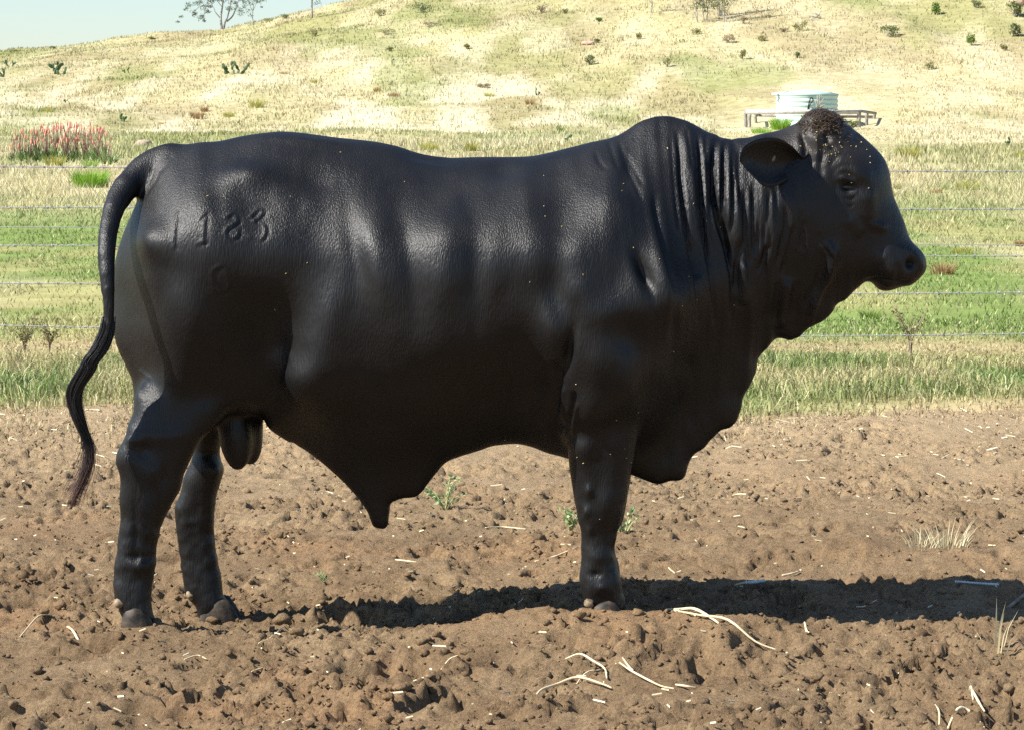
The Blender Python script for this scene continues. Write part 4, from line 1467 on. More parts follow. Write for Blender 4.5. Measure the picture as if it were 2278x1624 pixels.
def tussock(fx, fy, w, h, cols, label, group, seed, n=260, name='grass_tussock', pos=None, lean=0.75, bw=None, cat='tussock'):
    if pos is None:
        g, k = land_spot(fx, fy)
        W, Hh = w * k, h * k
    else:
        g, W, Hh = pos, w, h
    rs = np.random.default_rng(seed)
    r = rs.random(n) ** 0.6 * W * 0.36
    a = rs.uniform(0, 6.28, n)
    x, y = np.cos(a) * r, np.sin(a) * r
    c = np.asarray(cols[0]) + (np.asarray(cols[1]) - np.asarray(cols[0])) * rs.random((n, 1))
    hh = Hh * rs.uniform(0.45, 1.12, n)
    out = 0.15 + lean * r / (W * 0.36)
    dx, dy = np.cos(a) * out * hh * 0.7, np.sin(a) * out * hh * 0.7
    fa = rs.uniform(0, 3.14, n)
    bw = bw or max(0.006, Hh * 0.035)
    Wd = np.stack([np.cos(fa), np.sin(fa), 0 * fa], -1) * bw * 0.5
    b = np.stack([x, y, 0 * x - 0.03], -1)
    m = b + np.stack([dx * 0.4, dy * 0.4, hh * 0.62], -1)
    t = b + np.stack([dx, dy, hh], -1)
    V = np.stack([b - Wd, b + Wd, m + Wd * 0.8, m - Wd * 0.8, t], 1).reshape(-1, 3)
    base = (np.arange(n) * 5)[:, None]
    T = np.concatenate([base + np.array([0, 1, 2]), base + np.array([0, 2, 3]), base + np.array([3, 2, 4])], 0)
    C = np.repeat(c[:, None], 5, 1).reshape(-1, 3)
    return link(name, mesh_np(name, V, T, C, False, M_GRASS), None, label, cat, group, None, tuple(g))


def Z1(x, y):
    return x / 1.8224, y / 1.8224


def Z2(x, y):
    return 1250 + x / 1.8224, y / 1.8224


def Z3(x, y):
    return 2500 + x / 1.8008, y / 1.8008


def Z4(x, y):
    return 3165 + x / 2.32, 560 + y / 2.32


OLV = ((0.27, 0.26, 0.115), (0.42, 0.40, 0.19))
DKG = ((0.16, 0.185, 0.08), (0.30, 0.32, 0.145))
BRN = ((0.32, 0.25, 0.155), (0.47, 0.40, 0.26))
GRN = ((0.14, 0.22, 0.05), (0.27, 0.36, 0.09))
YEL = ((0.33, 0.33, 0.07), (0.50, 0.47, 0.13))
RST = ((0.28, 0.16, 0.075), (0.46, 0.31, 0.15))
LIME = ((0.18, 0.36, 0.04), (0.34, 0.52, 0.08))
sd = 300
for (Zf, lst) in ((Z2, [(550, 85, 260, 75, DKG), (270, 112, 90, 55, OLV), (310, 235, 170, 45, OLV), (335, 348, 50, 38, OLV), (850, 332, 50, 40, OLV), (1500, 98, 70, 40, OLV), (1735, 148, 50, 32, GRN), (1722, 292, 46, 30, DKG), (1675, 438, 80, 68, DKG), (2005, 268, 46, 50, OLV), (2195, 448, 75, 60, OLV), (1350, 90, 110, 60, BRN), (600, 180, 150, 34, BRN), (960, 590, 110, 30, BRN)]),
                  (Z3, [(415, 160, 70, 50, BRN), (105, 232, 70, 42, OLV), (320, 290, 110, 60, BRN), (795, 205, 110, 64, OLV), (540, 278, 90, 42, OLV), (1390, 250, 170, 84, DKG), (1690, 104, 80, 84, GRN), (1962, 58, 70, 60, DKG), (2212, 248, 95, 95, DKG), (1932, 304, 80, 84, GRN), (2150, 338, 70, 46, OLV), (1645, 465, 95, 58, OLV), (412, 394, 60, 66, OLV), (780, 388, 40, 44, DKG), (2220, 116, 170, 116, DKG), (680, 216, 80, 34, BRN)]),
                  (Z1, [(2115, 250, 80, 52, OLV), (1905, 130, 70, 34, DKG), (1795, 152, 90, 30, OLV), (350, 330, 60, 18, DKG), (1020, 268, 70, 20, OLV), (90, 352, 80, 18, OLV)])):
    for x, y, w, h, c in lst:
        nm = {id(OLV): 'olive', id(DKG): 'dark green', id(BRN): 'brown dry', id(GRN): 'bright green'}[id(c)]
        sd += 1
        szn = 'small ' if w < 60 else ('large ' if w > 105 else 'medium sized ')
        shrub(*Zf(x, y), w / 1.82, h / 1.82, c, szn + nm + ' leafy shrub scattered on the upper dry hillside', szn + nm + ' hillside shrubs', sd)
for (Zf, sc, lst) in ((Z2, 1.8224, [(595, 1008, 150, 70, YEL), (885, 1014, 100, 66, YEL), (1110, 1050, 110, 40, YEL), (1480, 886, 60, 44, GRN), (1275, 705, 80, 40, RST), (360, 650, 110, 34, RST), (250, 618, 60, 36, RST), (1000, 650, 90, 34, YEL)]),
                      (Z3, 1.8008, [(1520, 1056, 170, 100, YEL), (2245, 1050, 80, 50, YEL), (1435, 1256, 66, 52, OLV)]),
                      (Z1, 1.8224, [(1720, 725, 120, 66, YEL), (1320, 800, 100, 62, RST), (1370, 750, 70, 40, RST), (1530, 785, 110, 44, YEL), (1000, 908, 70, 34, YEL), (2110, 560, 70, 30, YEL), (310, 750, 120, 36, YEL), (1080, 836, 50, 20, RST), (370, 1120, 150, 90, YEL), (1900, 500, 90, 24, RST)]),
                      (Z4, 2.32, [(910, 325, 220, 100, YEL), (740, 320, 110, 50, LIME), (650, 352, 120, 60, RST), (865, 864, 220, 76, YEL), (700, 1045, 250, 140, RST), (1360, 806, 90, 80, RST), (1360, 60, 110, 60, YEL), (480, 350, 80, 36, DKG), (1260, 590, 120, 40, GRN)])):
    for x, y, w, h, c in lst:
        nm = {id(YEL): 'yellow green', id(GRN): 'green', id(RST): 'rust brown', id(LIME): 'lime green', id(OLV): 'olive', id(DKG): 'dark green'}[id(c)]
        sd += 1
        szn = 'small ' if w / sc < 40 else ('broad ' if w / sc > 75 else 'medium sized ')
        tussock(*Zf(x, y), w / sc, h / sc, c, szn + nm + ' grass tussock standing out of the dry pasture', szn + nm + ' pasture tussocks', sd, 240)
tussock(*Z1(610, 1258), 290 / 1.82, 130 / 1.82, LIME, 'large bright lime green grass tussock in front of the red flowering aloes', None, 901, 700)
tussock(*Z1(600, 1132), 150 / 1.82, 70 / 1.82, LIME, 'small lime green tussock at the foot of the red flowering aloes', None, 902, 300)
tussock(*Z4(80, 1425), 190 / 2.32, 110 / 2.32, GRN, 'dark green grass clump below the bull chin beyond the fence', None, 903, 300)


# prickly pears
padV, padT = ICO2
pad_me = mesh_np('pad', padV * np.array([0.5, 0.11, 0.75]) + np.array([0, 0, 0.72]), padT, None, True, M_PEAR)
for i, (f, w, h, n) in enumerate([(Z1(62, 448), 100, 55, 10), (Z1(5, 522), 66, 66, 7), (Z1(385, 506), 132, 92, 13), (Z1(852, 492), 66, 40, 7), (Z1(1562, 498), 170, 82, 22), (Z1(835, 822), 84, 64, 10), (Z1(447, 692), 66, 34, 6),
                                  (Z2(1320, 642), 44, 50, 6), (Z2(1530, 968), 66, 76, 7), (Z2(355, 424), 66, 30, 7), (Z2(2262, 280), 40, 22, 5), (Z3(22, 284), 76, 30, 6), (Z3(2180, 968), 74, 60, 8), (Z2(1780, 856), 30, 24, 4), (Z2(590, 398), 18, 24, 3)]):
    g, k = land_spot(*f)
    k /= 1.82
    W, Hh = w * k, h * k
    rs = np.random.default_rng(600 + i)
    o = thing('prickly_pear', tuple(g), 'dark green prickly pear cactus with flat pads on the dry slope', 'cactus', 'prickly pears on the slope')
    pads = []
    s0 = Hh * 0.40
    for j in range(n):
        if j < max(2, n // 3):
            p = np.array([rs.uniform(-.32, .32) * W, rs.uniform(-.2, .2) * W, -0.05 * Hh])
            til = rs.uniform(-.5, .5) + p[0] / W
        else:
            q, tq, sq = pads[rs.integers(0, len(pads))]
            p = q + np.array([math.sin(tq), 0, math.cos(tq)]) * sq * 0.95 * 1.3
            p[1] += rs.uniform(-.05, .05) * W
            til = tq + rs.uniform(-.9, .9)
            if p[2] > Hh * 0.75:
                p[2] = Hh * rs.uniform(.3, .6)
        sz = s0 * rs.uniform(0.55, 0.85)
        pads.append((p, til, sz))
        c = link('pad', pad_me, o)
        c.location = p
        c.scale = (sz * 0.85, sz, sz)
        c.rotation_euler = (rs.uniform(-.3, .3), til, rs.uniform(-.7, .7))

# flowering aloes
M_ALOE = tint_mat('aloe_leaf', 0.45, 0.0, 0.4)
M_STALK = noise_mat('aloe_stalk', (0.22, 0.13, 0.10), (0.34, 0.22, 0.17), 20, 0.8, 0)
M_BLOOM = noise_mat('aloe_bloom', (0.66, 0.19, 0.13), (0.80, 0.40, 0.31), 8, 0.6, 0)


def AZ(x, y):
    return x / 4.952, 400 + y / 4.952


bv, bq, bt = tube(np.stack([0 * np.arange(6), 0 * np.arange(6), np.linspace(0, 1, 6)], -1), [.05, .17, .2, .16, .09, .02], 6)
bloom_me = mesh_np('bloom', bv * np.array([.55, .55, 1]), [bq, bt], None, False, M_BLOOM)
aloes = [(230, 965, 150, 460, 6), (380, 975, 230, 700, 9), (520, 985, 250, 640, 9), (680, 985, 240, 650, 10), (840, 960, 220, 700, 12), (1010, 960, 220, 690, 14), (1200, 985, 220, 740, 14), (1370, 985, 220, 730, 14), (1560, 985, 240, 730, 14), (1740, 1000, 260, 720, 12), (1900, 1015, 250, 640, 9), (2020, 1030, 200, 420, 3)]
for i, (x, y, w, h, ns) in enumerate(aloes):
    g, k = land_spot(*AZ(x, y))
    k /= 4.952
    W, Hh = w * k, h * k
    rs = np.random.default_rng(700 + i)
    o = thing('flowering_aloe', tuple(g), 'spiky green aloe with tall stalks of coral red flowers', 'aloe', 'row of flowering aloes')
    mb = MB()
    for j in range(34):
        a = rs.uniform(0, 6.28)
        el = rs.uniform(0.30, 1.35)
        ln = W * rs.uniform(0.7, 1.3)
        d = np.array([math.cos(a) * math.cos(el), math.sin(a) * math.cos(el), math.sin(el)])
        t = np.linspace(0, 1, 4)[:, None]
        path = d * t * ln + np.array([0, 0, 0.16 * ln]) * t * t
        sdv = np.cross(d, [0, 0, 1.0])
        sdv /= np.linalg.norm(sdv) + 1e-9
        wd = np.array([.05, .055, .04, .004])[:, None] * W * 1.5
        V = np.stack([path - sdv * wd, path + np.array([0, 0, -.03 * W]), path + sdv * wd], 1).reshape(-1, 3)
        Q = []
        for r in range(3):
            for c in range(2):
                Q.append([r * 3 + c, r * 3 + c + 1, r * 3 + c + 4, r * 3 + c + 3])
        cc = np.array([0.09, 0.17, 0.055]) + np.array([.18, .22, .09]) * rs.random()
        mb.add(V, np.array(Q), None, cc)
    link('leaf_rosette', mb.mesh('leaf_rosette', M_ALOE), o)
    for j in range(int(ns * 1.5)):
        a = rs.uniform(0, 6.28)
        r = rs.uniform(.05, .6) * W
        hh = Hh * (0.38 + 0.62 * rs.random() ** 0.6)
        b0 = np.array([math.cos(a) * r * .3, math.sin(a) * r * .3, .05])
        top = np.array([math.cos(a) * r + rs.normal() * .28 * W, math.sin(a) * r, hh])
        st = MB()
        path = np.array([b0, (b0 + top) / 2 + rs.normal(size=3) * .03 * W, top])
        st.tube(catmull(path, 4), np.linspace(.010, .006, 9) * max(1.0, W), 5)
        so = link('flower_stalk', st.mesh('flower_stalk', M_STALK), o)
        if rs.random() < 0.6:
            bo = link('bloom', bloom_me, so)
            bl = Hh * rs.uniform(.11, .19)
            bo.location = top - np.array([0, 0, bl * 0.8])
            bo.scale = (bl * rs.uniform(.9, 1.7), bl * 1.3, bl * rs.uniform(.8, 1.2))
            bo.rotation_euler = (rs.uniform(-.15, .15), rs.uniform(-.15, .15), rs.uniform(0, 6))
link('bare_soil', mesh_np('bare_soil', *(lambda g: (
    np.array([[g[0] + rr * math.cos(a) * 3.3 * (1 + .15 * math.sin(3 * a)), g[1] - 1.5 + rr * math.sin(a) * 2.0, land(g[0] + rr * math.cos(a) * 3.3 * (1 + .15 * math.sin(3 * a)), g[1] - 1.5 + rr * math.sin(a) * 2.0) + 0.03] for rr in (0.001, .33, .66, 1) for a in np.linspace(0, 6.283, 28, endpoint=False)]),
    np.array([[r * 28 + a, r * 28 + (a + 1) % 28, (r + 1) * 28 + (a + 1) % 28, (r + 1) * 28 + a] for r in range(3) for a in range(28)])))(land_spot(*AZ(1150, 1090))[0]), None, True, noise_mat('bare_tan_soil', (0.36, 0.26, 0.17), (0.48, 0.37, 0.25), 3)), kind='structure')


# boulders and termite mound
def boulder(f, w, h, label, cols, seed):
    g, k = land_spot(*f)
    rs = np.random.default_rng(seed)
    V, T = ICO3
    d = V + 0.0
    n = 1 + 0.22 * (fbm(V[:, 0] * 1.3 + seed, V[:, 1] * 1.3 + V[:, 2], 3) - 0.5) * 2 + 0.05 * rs.normal(size=len(V))
    V = d * n[:, None] * np.array([w * k / 2, w * k / 2.6, h * k * 0.62]) + np.array([0, 0, h * k * 0.35])
    link('boulder', mesh_np('boulder', V, T, None, False, noise_mat('boulder_stone', cols[0], cols[1], 3, 0.9, 0.5, 10, 0.05)), None, label, 'boulder', None, None, tuple(g))


boulder(Z1(960, 990), 62, 28, 'low tan boulder in the dry grass behind the bull rump', ((0.34, 0.26, 0.19), (0.50, 0.40, 0.30)), 1)
boulder(Z2(1665, 304), 52, 15, 'flat salmon coloured rock beside a small dark shrub', ((0.45, 0.28, 0.20), (0.58, 0.40, 0.30)), 2)
boulder(Z3(2232, 44), 56, 34, 'big salmon pink boulder high on the hillside', ((0.45, 0.28, 0.20), (0.58, 0.40, 0.30)), 3)


# trees
def tree(f, limbs, leaf_c, leaf_n, leaf_s, label, group, seed, cols, bark=None, droop=0.4):
    g, k = land_spot(*f)
    rs = np.random.default_rng(seed)
    o = thing('gum_tree', tuple(g), label, 'tree', group)
    mb = MB()
    tips = []
    for pts, r0, r1 in limbs:
        p = catmull(np.array([[a, b, c] for a, b, c in pts], float), 4)
        rad = np.linspace(r0, r1, len(p))
        mb.tube(p, rad, 7)
        for j in range(len(p) // 2, len(p), 2):
            d = rs.normal(size=3) * np.array([.55, .55, .35]) + np.array([0, 0, .15])
            q = p[j] + d * rs.uniform(.5, 1.3)
            mb.tube(np.array([p[j], (p[j] + q) / 2 + rs.normal(size=3) * .07, q]), [rad[j] * .5, rad[j] * .32, .010], 5)
            tips.append(q)
        tips.append(p[-1])
    link('trunk', mb.mesh('trunk', bark or M_BARK, True), o)
    mb = MB()
    cs = [np.array(c[:3], float) for c in leaf_c] + tips
    rr = [np.array([c[3], c[3], c[3] * .7]) for c in leaf_c] + [np.array([.38, .38, .3]) for _ in tips]
    nn = [int(leaf_n * (c[3] / .6)) for c in leaf_c] + [int(leaf_n * .45)] * len(tips)
    leaf_cloud(mb, cs, rr, nn, leaf_s, [np.asarray(cols[0]), np.asarray(cols[1])], rs, droop, 3.0)
    link('crown', mb.mesh('crown', M_LEAF), o)


def TRZ(x, y):
    return 600 + x / 3.254, y / 3.254


rs0 = np.random.default_rng(50)
GUM = ((0.13, 0.17, 0.13), (0.26, 0.32, 0.25))
crown1 = [(rs0.uniform(-3.6, 2.6), rs0.uniform(-1.5, 1.5), rs0.uniform(2.9, 7.5), rs0.uniform(.4, .8)) for _ in range(44)]
crown1 += [(-3.4, 0, 1.9, .3), (-3.9, .3, 1.2, .22), (-4.2, 0, .7, .2), (-3.0, -.3, 2.3, .4), (-2.4, .4, 2.5, .45), (-1.9, 0, 1.2, .25), (-1.75, .2, .8, .22), (-2.7, 0, 1.5, .3), (-1.2, .3, 2.2, .3), (-.9, -.3, 2.6, .3), (1.2, .4, 2.5, .25), (-1.3, .2, 1.7, .22)]
tree(TRZ(705, 348), [([(0, 0, -.2), (-.11, 0, .95), (-.04, .1, 1.7), (.08, .1, 2.6), (.0, .1, 4.2), (-.3, 0, 6.0)], .125, .03),
                     ([(-.13, 0, 1.0), (-.65, 0, 1.64), (-.88, .1, 2.1), (-1.7, .1, 2.25), (-2.1, .1, 2.14), (-2.75, .1, 1.64)], .055, .02),
                     ([(-.88, .1, 2.1), (-1.2, .1, 2.9), (-1.9, .3, 4.2)], .04, .015),
                     ([(.17, 0, -.1), (.27, 0, .57), (.57, -.1, 1.26), (.84, -.2, 2.5), (1.0, -.3, 4.5), (.9, -.3, 6.2)], .10, .03),
                     ([(.45, 0, .72), (1.0, 0, 1.22), (1.33, .1, 2.0), (1.53, .2, 2.63), (2.2, .3, 4.4)], .085, .03),
                     ([(-1.55, .1, 2.2), (-1.65, .1, 1.6), (-1.95, .1, 1.0)], .03, .012)],
     crown1, 60, .075, 'spreading gum tree with several forking trunks on the skyline', None, 61, GUM)
tree(TRZ(1082, 306), [([(0, 0, -.1), (-.1, 0, .8), (-.05, 0, 1.4), (.1, 0, 2.4), (.3, 0, 3.6)], .048, .02), ([(-.05, 0, 1.2), (-.3, 0, 1.8), (-.35, 0, 2.6)], .03, .012), ([(-.02, 0, 1.35), (.25, 0, 2.0), (.35, 0, 2.7)], .03, .012), ([(-.08, 0, 1.25), (-.6, 0, 1.05), (-1.2, 0, .95)], .014, .006)],
     [(.7, 0, 1.65, .16), (-.85, 0, 1.75, .25), (-.3, 0, 2.1, .35), (.35, 0, 2.3, .4), (.2, 0, 3.0, .6), (-.3, 0, 2.9, .6), (.75, 0, 2.3, .25), (.1, 0, 3.7, .5)], 46, .07, 'slender young gum tree beside the spreading skyline tree', None, 62, GUM)
tree(TRZ(1782, 222), [([(0, 0, -.1), (-.02, 0, 1.2), (.03, 0, 1.7), (-.1, 0, 2.6), (-.2, 0, 3.8)], .085, .04), ([(.03, 0, 1.6), (.4, 0, 2.0), (1.0, 0, 2.6)], .05, .02), ([(.0, 0, 1.55), (-.5, 0, 1.85), (-1.2, 0, 2.3)], .05, .02)],
     [(-.95, 0, 1.72, .22), (-.5, 0, 2.0, .35), (.6, 0, 1.85, .25), (0, 0, 2.4, .7), (1.0, 0, 2.6, .7), (-1.1, 0, 2.5, .7), (-.3, 0, 3.4, 1.0), (.6, 0, 3.5, .9)], 60, .075, 'single straight trunked gum tree alone on the rising skyline', None, 63, GUM)
M_PALE = noise_mat('pale_bark', (0.26, 0.24, 0.21), (0.44, 0.41, 0.37), 6, 0.85, 0.3, 20, 0.02)
for i, (x, y, n) in enumerate([(120, 157, 1), (172, 137, 2), (256, 112, 2), (278, 112, 2), (299, 152, 1)]):
    rs = np.random.default_rng(800 + i)
    limbs = []
    for j in range(n + 1):
        dx = rs.uniform(-.45, .45)
        wv = rs.normal(size=4) * .07
        limbs.append(([(dx * .3, 0, -.1), (dx * .6 + wv[0], 0, .7), (dx + wv[1], 0, 1.5), (dx * 1.4 + wv[2], 0, 2.6), (dx * 2 + wv[3], 0, 4.2)], .042, .012))
    tree(Z3(x, y), limbs, [(rs.uniform(-.6, .6), rs.uniform(-.5, .5), rs.uniform(.7, 4), rs.uniform(.25, .5)) for _ in range(22)], 34, .07,
         'thin pale sapling in the small grove high on the hillside', 'saplings of the hillside grove', 810 + i, ((0.16, 0.18, 0.09), (0.30, 0.30, 0.16)), M_PALE)
tree(Z2(2087, 92), [([(0, 0, -.1), (.02, 0, .8), (-.08, 0, 1.8), (-.1, 0, 3.0)], .055, .02), ([(0, 0, .7), (-.3, 0, 1.3), (-.5, 0, 2.4)], .03, .01)], [(-.3, 0, 1.6, .3), (.3, 0, 2.2, .4), (-.4, 0, 2.8, .5)], 16, .07, 'lone thin sapling with a dark stem foot on the hillside', None, 64, OLV, M_PALE)

# dead fallen branch on the slope
g, k = land_spot(*Z3(905, 130))
k /= 1.8
mb = MB()
for pts in [[(-50, 20), (-10, 8), (30, 2)], [(-20, 40), (10, 20), (25, 12)], [(-40, -4), (0, -6), (35, -8)], [(0, 10), (20, 30), (22, 46)]]:
    mb.tube(np.array([[a * k, 0.1 * a * k, b * k + .05] for a, b in pts]), [.07, .05, .02], 6)
link('dead_branch', mb.mesh('dead_branch', M_PALE, True), None, 'bleached dead branch fallen on the upper slope', 'branch', None, None, tuple(g))

# ------------------------------------------------------------------ water tank in its timber yard
def KZ(x, y):
    return 2700 + x / 3.797, 330 + y / 3.797


gT, kT = land_spot(*KZ(1010, 520))
kT /= 3.797
M_TANK, nt_, b_, N_, L_ = nodes_mat('pale_green_tank')
n_ = N_.new('ShaderNodeTexNoise')
n_.inputs['Scale'].default_value = 2.5
n_.inputs['Detail'].default_value = 6
tcx = N_.new('ShaderNodeTexCoord')
L_.new(tcx.outputs['Object'], n_.inputs['Vector'])
r_ = N_.new('ShaderNodeValToRGB')
r_.color_ramp.elements[0].color = (0.40, 0.56, 0.50, 1)
r_.color_ramp.elements[1].color = (0.52, 0.66, 0.59, 1)
L_.new(n_.outputs['Fac'], r_.inputs[0])
L_.new(r_.outputs[0], b_.inputs['Base Color'])
b_.inputs['Roughness'].default_value = 0.45
tank = thing('water_tank', (gT[0], gT[1], gT[2]), 'pale green ribbed round water tank standing inside a timber rail yard', 'tank')
R_ = 434 * kT
top = (520 - 75) * kT
zs_, rs_ = [-.1], [R_]
nb = 7
bh = top / nb
for i in range(nb):
    zs_ += [i * bh + .03, i * bh + .08, (i + .5) * bh, (i + 1) * bh - .08, (i + 1) * bh - .03]
    rs_ += [R_ - .045, R_ - .01, R_, R_ - .01, R_ - .045]
zs_ += [top]
rs_ += [R_ - .04]
ns = 56
an = np.linspace(0, 2 * np.pi, ns, endpoint=False)
V = np.array([[r * math.cos(a), r * math.sin(a), z] for z, r in zip(zs_, rs_) for a in an])
m = len(zs_)
F = np.array([[i * ns + j, i * ns + (j + 1) % ns, (i + 1) * ns + (j + 1) % ns, (i + 1) * ns + j] for i in range(m - 1) for j in range(ns)])
link('wall', mesh_np('wall', V, F, None, True, M_TANK), tank)
V = np.array([[r * math.cos(a), r * math.sin(a), z] for r, z in ((R_ + .03, top - .06), (R_ + .04, top), (R_ * .6, top + .14), (.25, top + .24), (.001, top + .24)) for a in an])
F = np.array([[i * ns + j, i * ns + (j + 1) % ns, (i + 1) * ns + (j + 1) % ns, (i + 1) * ns + j] for i in range(4) for j in range(ns)])
link('roof', mesh_np('roof', V, F, None, True, M_TANK), tank)
M_WHITE = noise_mat('white_sheet', (0.68, 0.69, 0.68), (0.80, 0.80, 0.78), 3, 0.5, 0)
for (x0, y0, x1, y1) in ((505, 92, 735, 70), (1105, 58, 1340, 88)):
    mb = MB()
    a = np.array([(x0 - 1010) * kT, -R_ * .35, (520 - y0) * kT + .05])
    b = np.array([(x1 - 1010) * kT, -R_ * .40, (520 - y1) * kT + .09])
    c = (a + b) / 2
    d = (b - a)
    L_n = np.linalg.norm(d)
    d = d / L_n
    Rm = np.stack([d, np.array([-d[1], d[0], 0]) / np.hypot(d[0], d[1]), np.cross(d, np.array([-d[1], d[0], 0]) / np.hypot(d[0], d[1]))], 1)
    mb.box(c, np.array([L_n / 2, .10, .05]), Rm)
    link('gutter', mb.mesh('gutter', M_WHITE), tank)
M_PIPE = noise_mat('black_poly_pipe', (0.012, 0.012, 0.012), (0.03, 0.03, 0.03), 9, 0.5, 0)
mb = MB()
pp = [(975, 300), (985, 240), (1000, 175), (1018, 128), (1048, 160), (1020, 200), (1000, 240), (990, 265), (998, 290)]
mb.tube(catmull(np.array([[(x - 1010) * kT, -math.sqrt(max(R_ ** 2 - ((x - 1010) * kT) ** 2, 0)) - .07, (520 - y) * kT] for x, y in pp]), 4), .035, 6)
link('hose', mb.mesh('hose', M_PIPE, True), tank)

yardf = thing('timber_yard', (gT[0], gT[1], gT[2]), 'grey weathered timber post and rail yard around the green water tank', 'yard')
M_RAIL = noise_mat('bleached_rail', (0.42, 0.40, 0.36), (0.60, 0.57, 0.52), 5, 0.85, 0.4, 30, 0.01)


def YP(x, y, dy):
    """offset from the tank foot for a view pixel, dy metres nearer or farther"""
    f = KZ(x, y)
    X, Z = pix(f[0] / 1.6528, f[1] / 1.6528, gT[1] + dy)
    return np.array([float(X) - gT[0], dy, float(Z) - gT[2]])


fy0, fy1, fy2 = -2.6, -0.2, 2.3
for x, yb, yt, dy, r in ((155, 610, 285, fy0, .10), (208, 600, 335, fy1, .09), (285, 560, 345, fy2, .09), (1735, 605, 285, fy0, .11), (1840, 610, 325, fy1, .10), (1950, 560, 330, fy2, .09)):
    p = YP(x, yb, dy)
    q = YP(x + 8, yt, dy)
    zz = land(gT[0] + p[0], gT[1] + dy) - gT[2] - .3
    mb = MB()
    tt = np.linspace(0, 1, 6)[:, None]
    path = np.array([p[0], dy, zz]) * (1 - tt) + q * tt
    mb.tube(path + np.random.default_rng(int(x)).normal(size=(6, 3)) * .012, r, 8)
    link('post', mb.mesh('post', M_POST, True), yardf)
for (a, b, w, mat_) in ((YP(160, 312, fy0 - .13), YP(1740, 318, fy0 - .13), .12, M_RAIL), (YP(1750, 300, fy0), YP(1978, 335, fy2), .07, M_POST), (YP(300, 362, fy2), YP(1940, 385, fy2), .075, M_POST), (YP(170, 310, fy0), YP(345, 348, fy2), .06, M_POST)):
    mb = MB()
    c = (a + b) / 2
    d = b - a
    L_n = np.linalg.norm(d)
    d /= L_n
    e = np.cross(d, [0, 0, 1.0])
    e /= np.linalg.norm(e)
    mb.box(c, np.array([L_n / 2, .04, w]), np.stack([d, e, np.cross(e, d) * -1], 1))
    link('rail', mb.mesh('rail', mat_), yardf)
# growth round the tank
tussock(*KZ(640, 560), 330 / 3.8, 180 / 3.8, LIME, 'lush lime green bush at the foot of the water tank', None, 910, 600, 'lush_bush', cat='bush')
tussock(*KZ(380, 610), 360 / 3.8, 90 / 3.8, LIME, 'low bright green growth in front of the timber yard posts', None, 911, 420, 'lush_bush', cat='bush')
shrub(*KZ(1650, 560), 200 / 3.8, 130 / 3.8, DKG, 'dark scraggly shrub behind the timber yard rail', None, 912)
g, k = land_spot(*KZ(1210, 560))
k /= 3.797
mb = MB()
for pts in [[(0, 0), (-10, 200), (-5, 320), (10, 420), (30, 480)], [(-8, 260), (-40, 340), (-60, 400)], [(-5, 300), (-25, 400), (-30, 480)], [(0, 340), (40, 400), (70, 440)], [(10, 400), (10, 460), (-10, 490)], [(20, 310), (60, 340), (100, 350)]]:
    mb.tube(np.array([[a * k, 0, b * k] for a, b in pts]), np.linspace(.045, .012, len(pts)), 5)
link('dead_sapling', mb.mesh('dead_sapling', M_PALE, True), None, 'leafless bleached sapling standing in front of the water tank', 'sapling', None, None, (g[0], gT[1] - R_ - 2.0, g[2]))

# ------------------------------------------------------------------ straw, twigs, weeds and clods on the dirt
M_STRAW = noise_mat('bleached_straw', (0.56, 0.43, 0.24), (0.76, 0.66, 0.46), 25, 0.6, 0)
M_TWIG = noise_mat('grey_twig', (0.20, 0.15, 0.10), (0.36, 0.28, 0.19), 25, 0.8, 0)
M_STICK = noise_mat('pale_blue_stick', (0.45, 0.55, 0.58), (0.6, 0.7, 0.72), 25, 0.5, 0)


def lay(pts, r, lift=0.008, arch=0.0):
    out = []
    n = len(pts)
    for i, (a, b) in enumerate(pts):
        g = yard_hit(a, b)
        z = dz1(g[0], g[1])
        out.append((g[0], g[1], z + r + lift + arch * math.sin(math.pi * i / max(1, n - 1))))
    return np.array(out)


